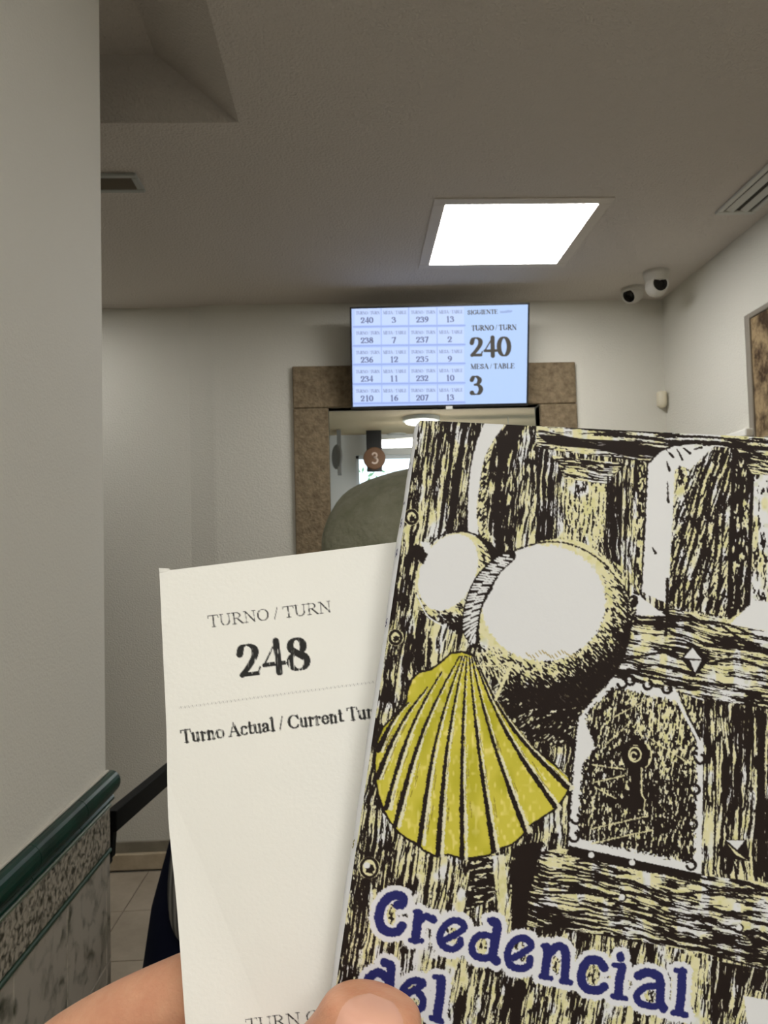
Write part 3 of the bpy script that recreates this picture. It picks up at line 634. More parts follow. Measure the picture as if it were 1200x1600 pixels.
# ------------------------------------------------------------------ people in the queue
M_skin = mat('skin', srgb(214, 160, 128), .42, .4, sss=.12, mix=(srgb(200, 138, 108), 60, .35, .7), bump=(900, .25, .0006))
M_olive = mat('olive_fleece', srgb(148, 147, 130), .95, .1, mix=(srgb(126, 127, 106), 25, .35, .7), bump=(90, .7, .008))
M_navy = mat('navy_cloth', srgb(22, 26, 46), .9, .1, bump=(300, .3, .002))
M_hair = mat('brown_hair', srgb(62, 46, 34), .6, bump=(120, .8, .004))
def person(label, base, body, bedges, clothes, hair=None):
    t = thing('person', label, 'person', base)
    link('body', skinmesh(body, bedges), M_skin, t, True)
    for nm, nodes, ed, m in clothes: link(nm, skinmesh(nodes, ed), m, t, True)
    if hair:
        bm = BM(); bmesh.ops.create_icosphere(bm, subdivisions=3, radius=1)
        for v in bm.verts:
            k = v.co.copy(); s_ = 1+.05*math.sin(k.x*9)*math.sin(k.z*7)
            v.co = Vector((hair[0]+k.x*hair[3]*s_, hair[1]+k.y*hair[4]*s_, hair[2]+max(k.z, hair[6] if len(hair) > 6 else -.45)*hair[5]*s_))
        bobj('hair', bm, M_hair, t, True)
    return t
# standing, back to us, head bowed over the hatch
px_, py_ = .225, 1.55
B = [(px_, py_, .98, .135), (px_, py_, 1.2, .125), (px_, py_+.02, 1.42, .13), (px_, py_+.06, 1.545, .062), (px_+.01, py_+.17, 1.60, .085), (px_+.01, py_+.21, 1.61, .075)]
E_ = [(0, 1), (1, 2), (2, 3), (3, 4), (4, 5)]
for s_ in (-1, 1):
    i = len(B)
    B += [(px_+s_*.19, py_+.02, 1.44, .055), (px_+s_*.24, py_+.06, 1.18, .043), (px_+s_*.18, py_+.30, 1.08, .034), (px_+s_*.16, py_+.38, 1.07, .022)]
    E_ += [(2, i), (i, i+1), (i+1, i+2), (i+2, i+3)]
    i = len(B); B += [(px_+s_*.10, py_, .88, .085), (px_+s_*.10, py_, .5, .058), (px_+s_*.10, py_-.01, .10, .04), (px_+s_*.11, py_+.13, .045, .03)]
    E_ += [(0, i), (i, i+1), (i+1, i+2), (i+2, i+3)]
J, JE = [], []
Tr = [(px_, py_, .96, .165)]; TE = []
for s_ in (-1, 1):
    i = len(Tr); Tr += [(px_+s_*.10, py_, .84, .105), (px_+s_*.10, py_, .5, .08), (px_+s_*.10, py_, .09, .065)]; TE += [(0, i), (i, i+1), (i+1, i+2)]
person('person in an olive green fleece standing at the hatch, head bowed', (px_, py_, 0), B, E_, [('trousers', Tr, TE, M_navy)], (px_+.01, py_+.19, 1.605, .085, .10, .10))
tall = [o for o in COL.objects if o.name == 'person'][0]
cxj = .202; secs = [(.78, .225, .19), (.86, .225, .19), (1.0, .205, .17), (1.14, .195, .145), (1.28, .212, .155), (1.38, .235, .165), (1.455, .260, .172), (1.505, .265, .17), (1.535, .257, .165), (1.565, .241, .155), (1.592, .221, .145), (1.612, .192, .13), (1.63, .146, .11), (1.643, .095, .085), (1.65, .045, .05)]
bm = BM(); nk = 56; rings = []
for z, hw, hd in secs:
    rg = []
    for k in range(nk):
        a = 2*math.pi*k/nk; x, y = hw*math.copysign(abs(math.cos(a))**.85, math.cos(a)), hd*math.copysign(abs(math.sin(a))**.85, math.sin(a))
        fold = .012*math.sin(9*a+z*26)*math.exp(-((z-1.47)/.09)**2)*(1 if math.sin(a) < 0 else .3)
        rg.append(bm.verts.new((cxj+x*(1+fold), py_+.01+y*(1+fold*2)+max(0, z-1.55)*.5, z+.012*math.sin(a*5+1)*(hw/.26)*math.exp(-((z-1.47)/.08)**2))))
    rings.append(rg)
for r0_, r1_ in zip(rings, rings[1:]):
    for k in range(nk): bm.faces.new((r0_[k], r0_[(k+1) % nk], r1_[(k+1) % nk], r1_[k]))
bm.faces.new(rings[-1]); bmesh.ops.recalc_face_normals(bm, faces=bm.faces[:]); bmesh.ops.subdivide_edges(bm, edges=bm.edges[:], cuts=1, use_grid_fill=True, smooth=.6)
bobj('jacket', bm, M_olive, tall, True)
for s_ in (-1, 1):
    link('sleeve', skinmesh([(cxj+s_*.185, py_+.02, 1.475, .080), (cxj+s_*.205, py_+.02, 1.43, .084), (cxj+s_*.245, py_+.05, 1.20, .070), (cxj+s_*.19, py_+.28, 1.09, .055), (cxj+s_*.165, py_+.36, 1.075, .046)], [(0, 1), (1, 2), (2, 3), (3, 4)]), M_olive, tall, True)
# a smaller figure, mostly hidden behind the ticket
sx_, sy_ = -.245, 1.86
M_rib = bpy.data.materials.new('ribbed_knit'); M_rib.use_nodes = True; nt = M_rib.node_tree; b_ = nt.nodes['Principled BSDF']; b_.inputs['Roughness'].default_value = .95
tc_ = nt.nodes.new('ShaderNodeTexCoord'); wv = nt.nodes.new('ShaderNodeTexWave'); wv.inputs['Scale'].default_value = 26; wv.inputs['Distortion'].default_value = 1.2; wv.bands_direction = 'X'
rp = nt.nodes.new('ShaderNodeValToRGB'); rp.color_ramp.elements[0].color = srgb(70, 70, 68); rp.color_ramp.elements[1].color = srgb(150, 148, 142)
nt.links.new(tc_.outputs['Object'], wv.inputs['Vector']); nt.links.new(wv.outputs['Fac'], rp.inputs['Fac']); nt.links.new(rp.outputs['Color'], b_.inputs['Base Color'])
B = [(sx_, sy_, .66, .10), (sx_, sy_, .82, .09), (sx_, sy_, .96, .095), (sx_, sy_+.01, 1.05, .042), (sx_, sy_+.03, 1.12, .07), (sx_, sy_+.04, 1.18, .062)]
E_ = [(0, 1), (1, 2), (2, 3), (3, 4), (4, 5)]
for s_ in (-1, 1):
    kx, ky = (0, 0) if s_ < 0 else (.055, .12)
    i = len(B); B += [(sx_+s_*.115, sy_-.03+ky*.3, .98, .04), (sx_+s_*(.125+kx), sy_-.13+ky, .80, .034), (sx_+s_*(.115+kx*1.5), sy_-.12+ky*1.3, .65, .026), (sx_+s_*(.11+kx*1.6), sy_-.11+ky*1.4, .59, .018)]; E_ += [(2, i), (i, i+1), (i+1, i+2), (i+2, i+3)]
    i = len(B); B += [(sx_+s_*.08, sy_, .58, .07), (sx_+s_*.08, sy_, .33, .05), (sx_+s_*.08, sy_-.01, .07, .034), (sx_+s_*.085, sy_+.09, .035, .026)]; E_ += [(0, i), (i, i+1), (i+1, i+2), (i+2, i+3)]
Sw = [(sx_, sy_, .86, .125), (sx_, sy_, .97, .12), (sx_, sy_+.01, 1.03, .06)]; SE = [(0, 1), (1, 2)]
for s_ in (-1, 1):
    kx, ky = (0, 0) if s_ < 0 else (.055, .12)
    i = len(Sw); Sw += [(sx_+s_*.10, sy_-.04+ky*.3, .985, .062), (sx_+s_*(.117+kx), sy_-.14+ky, .77, .062), (sx_+s_*(.114+kx*1.4), sy_-.14+ky*1.2, .69, .060), (sx_+s_*(.095+kx*1.8), sy_-.13+ky*1.3, .64, .042)]; SE += [(1, i), (i, i+1), (i+1, i+2), (i+2, i+3)]
kid = person('person in a long navy skirt and grey ribbed sweater, half hidden behind the ticket', (sx_, sy_, 0), B, E_, [('sweater', Sw, SE, M_rib)], (sx_, sy_+.02, 1.135, .083, .088, .105, -.85))
bm = BM(); lathe(bm, [(.085, .36), (.27, .36), (.275, .42), (.270, .51), (.246, .66), (.200, .82), (.15, .93), (.12, .96)], Matrix.Translation((sx_, sy_+.02, 0)) @ Matrix.Diagonal((1, .62, 1, 1)), 40)
for v in bm.verts:
    a_ = math.atan2(v.co.y-sy_, v.co.x-sx_); k_ = 1+.025*math.sin(a_*9)*max(0, (.8-v.co.z)); v.co.x = sx_+(v.co.x-sx_)*k_; v.co.y = sy_+(v.co.y-sy_)*k_
bobj('skirt', bm, M_navy, kid, True)

# ------------------------------------------------------------------ paper ticket
PAPER = (240, 239, 232); TI = (38, 37, 36)
cv = Canvas(235, 835, 690, 1640, 2.0, PAPER)
streak = lambda X, Y: np.clip((vn(X/1.3-Y*.05, Y/16, 2)-.14)*9, .12, 1)
thin_ = lambda X, Y: np.clip((vn(X/2.2, Y/3.5, 8)-.12)*4, .25, 1)
text(cv, 'TURNO / TURN', (326, 980), (519, 956), 17.2, TI, False, alpha=.95, mod=thin_, T=.06, tn=.03)
text(cv, '248', (375, 1058), (488, 1044), 49, TI, True, mod=streak, T=.104, tn=.026)
for k in range(102):
    f = k/101; x, y = 280+f*303, 1106-f*40
    cv.line([(x-.5, y-1.4), (x+.6, y+1.2)], .42, (140, 138, 134), alpha=.75 if k % 2 else .25)
text(cv, 'Turno Actual / Current Turn', (284, 1161), (598, 1119), 19.6, TI, True, mod=lambda X, Y: np.clip((vn(X/1.3, Y/9, 6)-.13)*5, .1, 1), T=.098, tn=.04)
text(cv, 'TURN C', (385, 1611), (500, 1596), 18, TI, False, mod=thin_, T=.06, tn=.03)
tl, tr_, bl, br = (249, 893), (628, 846), (294, 1660), (662, 1630)
def ticket_pt(u, v):
    # left edge outline and a soft vertical fold towards its lower left corner
    ex2 = -3.5*np.sin(np.clip(v, 0, 1)*math.pi)-5*np.exp(-((v-.50)/.12)**2)*(1-u)**3
    px = (tl[0]*(1-u)+tr_[0]*u)*(1-v)+(bl[0]*(1-u)+br[0]*u)*v+ex2*(1-u)
    py = (tl[1]*(1-u)+tr_[1]*u)*(1-v)+(bl[1]*(1-u)+br[1]*u)*v
    fold = np.clip((v-.42)/.55, 0, 1)*.36            # width of the folded corner
    f = np.clip((fold-u)/.36, 0, 1)
    f = f*f*(3-2*f)*.5+f*.5
    d = .2235-.0172*v-.0016*np.sin(u*math.pi)-.0034*f-.0008*np.sin(v*5)*(1-u)
    return CP+d[:, None]*(FV+((px-600)/FPX)[:, None]*RV+((800-py)/FPX)[:, None]*UV)
tk = thing('paper_ticket', 'white paper turn ticket numbered 248, held behind the illustrated booklet', 'ticket', tuple(P(300, 1600, .207)))
M_paper = print_mat('thermal_paper', .55, .3, bump=(900, .15, .0003))
inked_grid('printed_sheet', ticket_pt, 300, 600, cv, M_paper, tk)
M_plain = mat('plain_paper', srgb(*PAPER), .6, .3)
n1, n2 = 24, 60
u, v = np.meshgrid(np.linspace(0, 1, n1), np.linspace(0, 1, n2)); bp_ = ticket_pt(u.ravel(), v.ravel())+FV*.00018
pobj('back_sheet', bp_, [(j*n1+i, j*n1+i+1, (j+1)*n1+i+1, (j+1)*n1+i) for j in range(n2-1) for i in range(n1-1)], M_plain, tk, True)
q = [(249, 894), (248, 887.5), (264.5, 888.5), (267, 893)]
pobj('torn_tab', [P(x, y, d) for d in (.2233, .2236) for x, y in q], [(0, 1, 2, 3), (7, 6, 5, 4), (0, 4, 5, 1), (1, 5, 6, 2), (2, 6, 7, 3)], M_plain, tk)

# ------------------------------------------------------------------ booklet cover: an engraved door with gourd, shell and lock
INK = np.array((36, 28, 25.)); CRM = np.array((222, 217, 175.)); WHT = np.array((222, 223, 224.)); YEL = np.array((204, 194, 74.))
cv = Canvas(480, 640, 1400, 1765, 1.6, (219, 219, 219))
def grain(X, Y, slope, su, sv, seed, horiz=False):
    """streak field: slope is the drift of the grain; su/sv grain width/length"""
    if horiz: U, V_ = Y-slope*X, X
    else: U, V_ = X+slope*Y, Y
    U = U+9*(vn(V_/70, U/60, seed+3)-.5)+3.5*(vn(V_/18, U/22, seed+4)-.5)
    r1 = np.abs(2*vn(U/(su*1.15), V_/(sv*1.6), seed)-1); r2 = np.abs(2*vn(U/(su*.62), V_/(sv*.7), seed+1)-1)
    n = .34*r1+.28*r2+.24*vn(U/1.4, V_/12, seed+2)+.10*vn(U/(su*2.4), V_/(sv*1.4), seed+5)+.16*vn(U/1.2, V_/4.0, seed+6)
    return rank(n)
def rank(n):
    """even out the tones so that a darkness value is the share of ink"""
    ks = np.linspace(0, 1, 41); f = n.ravel(); q = np.quantile(f[::max(1, len(f)//4000)], ks); return np.interp(n, q, ks)
def tones(n, dark, X, Y, seed=0, white=.35):
    a = np.clip((dark-n)*14+.5, 0, 1)[..., None]
    wmix = np.clip((vn(X/13, Y/30, seed+21)-(1-white))*6+.4, 0, 1)[..., None]; wmix = np.maximum(wmix, np.clip(1-np.abs(n-dark-.08)*13, 0, 1)[..., None]*.75)
    base = CRM*(1-wmix)+WHT*wmix
    base = base-np.clip((vn(X/7, Y/7, seed+31)-.55)*70, 0, 16)[..., None]*np.array((.6, .55, 1.4))
    return base*(1-a)+INK*a
def wood(slope, dark, su=5.0, sv=46, seed=0, horiz=False, white=.35, var=.16):
    su = su*.86
    def f(X, Y, D=None):
        n = grain(X, Y, slope, su, sv, seed, horiz)
        U, V_ = (Y-slope*X, X) if horiz else (X+slope*Y, Y)
        dk = dark+var*(vn(U/19, V_/260, seed+7)-.5)*2+.12*(vn(U/60, V_/90, seed+9)-.5)
        return tones(n, dk, X, Y, seed, white)
    return f
def stipple(dark, seed=0, sz=2.6, ang=0.6, white=.1, ln=2.6):
    """hatching of short strokes; dark may be a function of X, Y"""
    def f(X, Y, D=None):
        c_, s_ = math.cos(ang), math.sin(ang); U, V_ = X*c_+Y*s_, -X*s_+Y*c_
        n = .6*vn(U/sz, V_/(sz*ln), seed)+.4*vn(U/(sz*.6), V_/(sz*1.3), seed+1); n = rank(n)
        dk = dark(X, Y) if callable(dark) else dark
        return tones(n, dk, X, Y, seed, white)
    return f
sl = (slice(None), slice(None)); cv.C[:] = wood(.145, .50, seed=1)(cv.X, cv.Y)
# long dark plank joints on the left
for x0, w_, y0, y1 in ((668, 1.2, 660, 900), (690, 1.8, 660, 850), (712, 3.2, 660, 840), (727, 5, 660, 830), (722, 2, 1000, 1080), (704, 3, 960, 1060), (690, 2, 980, 1100), (676, 2, 900, 1100), (660, 1.6, 920, 1200), (772, 4, 1340, 1420), (745, 2.2, 1335, 1480), (716, 2.6, 1330, 1520), (702, 2, 1330, 1600), (680, 3, 1300, 1480), (672, 1.6, 1400, 1700), (664, 2, 1260, 1700), (765, 2, 1480, 1700), (800, 3, 1500, 1700), (850, 6, 1560, 1700), (940, 9, 1540, 1700), (985, 3, 1560, 1700)):
    pts = [(x0-.145*(y-660)+2.5*(vn(y/30, x0, 3)-.5), y) for y in np.arange(y0, y1+1, 12)]; cv.line(pts, [w_*(.55+.9*float(vn(p[1]/22, x0/7, 2))) for p in pts], INK, .8)
# dark backing behind the strap and gourds
cv.poly(cr([(742, 658), (728, 720), (718, 790), (712, 832), (690, 845), (760, 850), (805, 870), (812, 800), (806, 720), (822, 658)], 6, True), wood(.13, .80, 4, 30, 3, var=.1))
cv.poly(cr([(822, 660), (812, 740), (806, 800), (800, 870), (850, 850), (842, 760), (846, 664)], 5, True), wood(.1, .50, 4, 34, 5))
cv.poly(cr([(792, 662), (773, 692), (764, 730), (760, 790), (762, 850), (752, 840), (742, 800), (747, 750), (752, 718), (770, 688), (788, 660)], 5, True), stipple(.42, 3, 2.2))
cv.poly(cr([(806, 660), (786, 700), (774, 742), (770, 800), (776, 860), (790, 880), (782, 800), (786, 745), (800, 705), (822, 662)], 5, True), INK, 2)
cv.poly(cr([(760, 657), (741, 706), (733, 752), (731, 802), (733, 838), (747, 838), (745, 800), (749, 760), (756, 720), (770, 690), (790, 657)], 6, True), WHT, .8)
# door frame and panels at the top
cv.poly([(838, 655), (1410, 680), (1410, 742), (1200, 742), (1050, 722), (1017, 722), (838, 706)], wood(.055, .40, 5, 60, 8, True, .45))
cv.poly(cr([(842, 672), (905, 685), (1000, 690), (1052, 697), (1020, 716), (985, 714), (930, 702), (860, 694)], 5, True), wood(.06, .9, 4, 60, 9, True, var=.05))
for pts, w_ in (([(850, 660), (930, 672), (1000, 674), (1060, 681), (1120, 684), (1210, 692), (1410, 700)], 1.8), ([(930, 678), (1000, 683), (1050, 690), (1110, 691), (1210, 701), (1410, 706)], 2.6), ([(845, 708), (920, 713), (1017, 722)], 2.2), ([(1100, 697), (1150, 703), (1410, 712)], 2.0)): cv.line(cr(pts, 6), w_, INK, .9)
cv.poly([(838, 700), (1012, 722), (1005, 935), (950, 870), (880, 850), (838, 850)], wood(.02, .62, 4, 60, 11, var=.2))
cv.poly([(862, 712), (975, 724), (950, 756), (882, 748)], wood(.06, .45, 4, 26, 12, True))
cv.poly([(882, 748), (950, 757), (942, 870), (880, 850)], stipple(.27, 4, 2.2, .05, .25, 5))
cv.poly([(868, 716), (882, 748), (880, 850), (868, 850)], wood(.0, .30, 4, 40, 13, white=.6))
for x in (866, 872, 950, 956): cv.line([(x, 745), (x-4, 866)], 1.4, INK, .8)
cv.poly([(976, 728), (990, 730), (988, 900), (972, 880)], wood(.02, .34, 3.5, 40, 14, white=.5)); cv.poly([(953, 752), (974, 730), (970, 885), (944, 868)], wood(.02, .84, 3, 40, 15, var=.05))
cv.poly([(996, 728), (1012, 722), (1008, 930), (994, 915)], stipple(.55, 6, 3, .1, .4, 3)); cv.line([(1012, 722), (1003, 925)], 1.8, INK, .8); cv.line([(980, 728), (977, 890)], 1.2, INK, .5)
post = [(1013, 724), (1028, 708), (1050, 697), (1116, 697), (1097, 716), (1078, 734), (1062, 728), (1054, 735), (1052, 800), (1048, 860), (1045, 945), (1003, 925), (1008, 840)]
cv.poly([(1052, 732), (1078, 736), (1114, 697), (1148, 701), (1143, 760), (1139, 965), (1043, 945), (1047, 850)], stipple(.46, 9, 2.6, .35, .35, 7))
for k, (xa, xb) in enumerate(((1106, 1052), (1116, 1060), (1122, 1068), (1132, 1082), (1140, 1094), (1143, 1106), (1146, 1120))):
    pts = cr([(xa, 700+k*4), (xa-14-(k % 2)*6, 745+k*8), ((xa+xb)/2-6, 820+k*9), (xb+3, 890+k*5), (xb, 948+k*2)], 7); cv.line(pts, [1.0+2.4*float(vn(p[1]/13, k*7, 4)) for p in pts], INK, 1.2)
cv.poly(post, WHT, 1.2); cv.line(cr([(1050, 697), (1030, 706), (1015, 722), (1012, 722)], 4), 1.6, INK, .8)
for a, b in (((1042, 704), (1052, 714)), ((1058, 702), (1066, 718)), ((1068, 700), (1078, 708)), ((1084, 702), (1096, 699)), ((1042, 722), (1046, 735)), ((1043, 752), (1044, 784)), ((1020, 856), (1024, 864))): cv.line([a, b], [.6, 2.0], INK, .8)
cv.poly([(1144, 700), (1178, 735), (1174, 850), (1172, 948), (1138, 968), (1140, 840)], stipple(.80, 12, 3, .1, .4, 4)); cv.line(cr([(1148, 704), (1145, 780), (1141, 860), (1139, 962)], 6), 3.2, INK, .8); cv.line(cr([(1176, 738), (1172, 850), (1171, 945)], 6), 3.0, INK, .8)
cv.poly([(1180, 722), (1410, 738), (1410, 990), (1200, 965), (1172, 948), (1176, 850), (1178, 745)], stipple(.20, 13, 3, .05, .7, 4)); cv.poly([(1152, 702), (1410, 716), (1410, 742), (1176, 742)], wood(.08, .62, 4, 40, 16, True))
# middle rail
beam = [(985, 955), (1045, 950), (1140, 968), (1172, 948), (1410, 985), (1410, 1145), (1200, 1113), (1102, 1090), (955, 1056), (955, 1000)]
cv.poly(beam, wood(.20, .52, 5.5, 42, 20, True, .5, .12)); cv.poly([(986, 926), (998, 930), (1040, 962), (988, 962)], WHT, .8)
cv.poly([(1178, 938), (1410, 960), (1410, 1000), (1200, 985), (1140, 976)], WHT, 1)
for pts, w_ in (([(1043, 905), (1042, 968), (1040, 992)], 2.6), ([(990, 962), (1040, 968), (1130, 974), (1200, 998), (1410, 1030)], 1.8), ([(1128, 978), (1160, 1000), (1200, 1022)], 2.2), ([(960, 1034), (1030, 1020), (1068, 1016)], 2), ([(980, 1046), (1060, 1060), (1150, 1075), (1190, 1096)], 1.6), ([(1110, 1036), (1150, 1030), (1200, 1046)], 2.0), ([(955, 1058), (1100, 1092), (1200, 1112), (1410, 1145)], 2.0)): cv.line(cr(pts, 7), w_, INK, 1.0)
cv.poly([(1064, 1030), (1082, 1006), (1110, 1031), (1086, 1056)], INK, 1); cv.poly([(1068, 1028), (1082, 1012), (1096, 1030)], WHT, .5); cv.poly([(1078, 1032), (1096, 1032), (1086, 1052)], WHT*.97, .5)
# right planks beside the lock
cv.poly([(1100, 1092), (1410, 1142), (1410, 1420), (1200, 1390), (1096, 1368)], wood(.03, .58, 5, 50, 24, white=.3)); 
for x in (1120, 1146, 1158, 1192, 1215, 1250): cv.line(cr([(x, 1100+(x-1100)*.2), (x-3, 1180), (x-2, 1260), (x-5, 1365)], 6), 1.7 if x != 1192 else 6, INK, 1)
cv.poly([(1134, 1312), (1166, 1312), (1172, 1346), (1134, 1340)], INK, 1); cv.poly([(1135, 1313), (1164, 1313), (1152, 1328)], WHT, .5); cv.poly([(1136, 1318), (1150, 1330), (1168, 1344), (1150, 1336)], CRM, .5)
# lock plate
plate = [(905, 1112), (957, 1058), (1100, 1092), (1096, 1366), (888, 1322)]
cv.poly([(p[0]-3, p[1]+5) for p in plate], INK, 1, grow=2); cv.poly(plate, WHT, .8)
def pdark(X, Y): return .80-.46*np.exp(-(((X-1035)/46)**2+((Y-1135)/52)**2))+.10*(vn(X/30, Y/30, 6)-.5)
cv.poly([(916, 1116), (958, 1072), (1090, 1104), (1085, 1350), (902, 1310)], stipple(pdark, 17, 2.3, .12, .2, 3.2), 4)
for a, b in (((960, 1120), (1003, 1097)), ((925, 1195), (978, 1202)), ((945, 1165), (985, 1128)), ((930, 1230), (962, 1248)), ((925, 1295), (1012, 1275)), ((925, 1318), (1018, 1297)), ((930, 1222), (975, 1212)), ((1010, 1150), (1080, 1195))):
    cv.line([a, b], 1.1, CRM, 1.0, .9)
cv.poly([(1060, 1082), (1100, 1095), (1098, 1165), (1082, 1140), (1066, 1108)], stipple(.62, 18, 2.6, .1, .3, 3)); cv.line(cr([(1053, 1078), (1068, 1112), (1085, 1145), (1098, 1172)], 6), 2.6, WHT, .8); cv.line(cr([(1060, 1080), (1074, 1114), (1092, 1150)], 6), 1.3, INK, .6)
cv.poly([(905, 1112), (915, 1130), (924, 1150), (930, 1168), (922, 1180), (908, 1195), (896, 1240), (888, 1322), (896, 1200)], WHT, 2)
for cx_, cy_ in ((972, 1068), (985, 1063), (1012, 1070), (1042, 1076), (1094, 1186), (1086, 1234), (1082, 1288), (1080, 1352), (1072, 1372), (897, 1308), (900, 1280)):
    cv.line(el(cx_, cy_, 7, 7, -70, 170, 10), 2.1, INK, .5); cv.line([(cx_-1.5, cy_-1.5)], [3.0], WHT, .4)
cv.line(el(992, 1178, 17, 19, 0, 360, 20), 4.6, INK, .5); cv.line([(992, 1180)], [15], INK); cv.line(el(992, 1179, 9.5, 11, 0, 360, 18), 1.3, CRM, .4); cv.line(el(990, 1181, 4.5, 5.5, 60, 330, 12), 1.5, CRM, .3); cv.line(el(1000, 1180, 18, 22, -50, 60, 10), 1.0, CRM, .4)
cv.poly([(985, 1196), (1001, 1196), (1000, 1240), (1006, 1248), (1004, 1266), (973, 1258), (975, 1246), (986, 1242)], INK, 1); cv.line([(1002, 1200), (1003, 1242), (1008, 1250), (1006, 1266)], 1.0, CRM, .4)
# lower rail
low = [(800, 1338), (888, 1324), (1000, 1350), (1096, 1368), (1410, 1400), (1410, 1540), (1200, 1512), (1060, 1482), (1006, 1472), (880, 1446), (815, 1450)]
cv.poly(low, wood(.21, .60, 5.5, 42, 30, True, .35, .14)); cv.poly([(838, 1420), (900, 1432), (1000, 1462), (1004, 1474), (940, 1462), (840, 1446)], wood(.2, .85, 4, 40, 31, True, var=.05))
cv.poly([(890, 1322), (1096, 1367), (1094, 1378), (1010, 1362), (885, 1336)], INK, 1.5)
for cx_, cy_ in ((924, 1336), (988, 1348), (972, 1402), (1155, 1450)): cv.line([(cx_, cy_)], [5], WHT, .6); cv.line(el(cx_, cy_, 6, 6, -60, 120, 8), 1.2, INK, .4)
for pts in ([(880, 1352), (960, 1372), (1040, 1396), (1130, 1392), (1210, 1400)], [(1060, 1372), (1140, 1390), (1260, 1392)], [(850, 1395), (930, 1398), (1010, 1424), (1100, 1436), (1200, 1476)], [(1110, 1418), (1160, 1436), (1230, 1452)], [(1016, 1470), (1090, 1484), (1200, 1514), (1410, 1545)]): cv.line(cr(pts, 7), 1.8, INK, 1.0)
cv.poly([(1112, 1500), (1200, 1516), (1410, 1545), (1410, 1580), (1200, 1552), (1140, 1536), (1122, 1600), (1118, 1770), (1112, 1770)], wood(.1, .85, 4, 40, 33, var=.08)); cv.poly([(1162, 1556), (1410, 1600), (1410, 1770), (1190, 1770), (1170, 1620)], WHT, 1)
cv.poly([(1060, 1488), (1110, 1502), (1112, 1770), (1076, 1770), (1074, 1560)], wood(.05, .30, 5, 50, 34, white=.55))
# post under the shell
cv.poly([(736, 1338), (780, 1336), (772, 1405), (728, 1425)], stipple(.82, 19, 3, 1.4, .1, 4)); cv.poly([(806, 1320), (850, 1315), (826, 1400), (822, 1475), (800, 1470), (798, 1380)], INK, 2)
cv.poly([(768, 1338), (788, 1334), (794, 1400), (798, 1490), (788, 1490), (778, 1420)], wood(.0, .22, 3, 40, 35, white=.6), 1)
# gourd: cast shade, lower bulb, upper bulb
cv.poly(cr([(735, 985), (760, 1040), (775, 1085), (800, 1130), (840, 1160), (880, 1165), (905, 1120), (955, 1060), (985, 990), (990, 930), (900, 1000), (800, 1010)], 6, True), stipple(.86, 40, 2.6, .9, .05, 3), 2)
def gdark(cx, cy, rx, ry, off, k):
    def f(X, Y):
        r = np.hypot((X-cx)/rx, (Y-cy)/ry); d = ((X-cx)*.55+(Y-cy)*.83)/max(rx, ry)
        return np.clip((r-off)*k+d*.55-.15, -.2, 1.0)
    return f
G1 = [(868+119*math.cos(a)*1.0+(-6)*math.sin(a), 976+134*math.sin(a)) for a in np.linspace(0, 2*math.pi, 48, endpoint=False)]
cv.poly(G1, stipple(gdark(850, 944, 97, 93, .98, 1.15), 41, 2.3, 2.35, .15, 2.8), 1.5)
cv.poly([(849+97*math.cos(a), 942+91*math.sin(a)) for a in np.linspace(0, 2*math.pi, 48, endpoint=False)], WHT, 2.5)
for k in range(16): cv.line([(822+k*5, 1020+4*math.sin(k)), (826+k*5, 1025+4*math.sin(k))], .8, (176, 160, 110), .3)
cv.line(cr([(752, 900), (790, 868), (835, 850), (880, 848), (925, 866), (960, 900), (982, 950)], 8), [1.0]*49, INK, 1.2)
ca, sa = math.cos(.42), math.sin(.42)
def rot(cx, cy, rx, ry, n=40): return [(cx+rx*math.cos(a)*ca-ry*math.sin(a)*sa, cy+rx*math.cos(a)*sa+ry*math.sin(a)*ca) for a in np.linspace(0, 2*math.pi, n, endpoint=False)]
cv.poly(cr([(742, 838), (775, 858), (778, 900), (752, 950), (735, 985), (700, 975), (760, 900)], 5, True), INK, 2)
cv.poly(rot(708, 903, 57, 74), stipple(gdark(700, 893, 48, 62, .97, 1.3), 43, 2.2, 2.2, .2, 2.6), 1)
cv.poly(rot(700, 894, 43, 63), WHT, 1.5); cv.line(cr([(672, 850), (690, 836), (722, 830), (752, 840), (772, 860)], 8), 1.2, INK, .6)
cv.poly([(640, 852), (652, 850), (668, 866), (660, 884), (654, 876), (638, 868)], INK, 2); cv.poly([(655, 845), (672, 848), (676, 866), (666, 864)], WHT, 1)
cv.line(cr([(652, 930), (668, 962), (692, 978)], 8), 1.2, WHT, .4); cv.line(cr([(692, 978), (690, 1000), (688, 1020)], 4), 1.2, WHT, .4)
for x, y0, y1 in ((714, 992, 1018), (700, 985, 1015), (680, 985, 1035), (668, 975, 1040)): cv.line([(x, y0), (x-3, y1)], 1.3, CRM, .8)
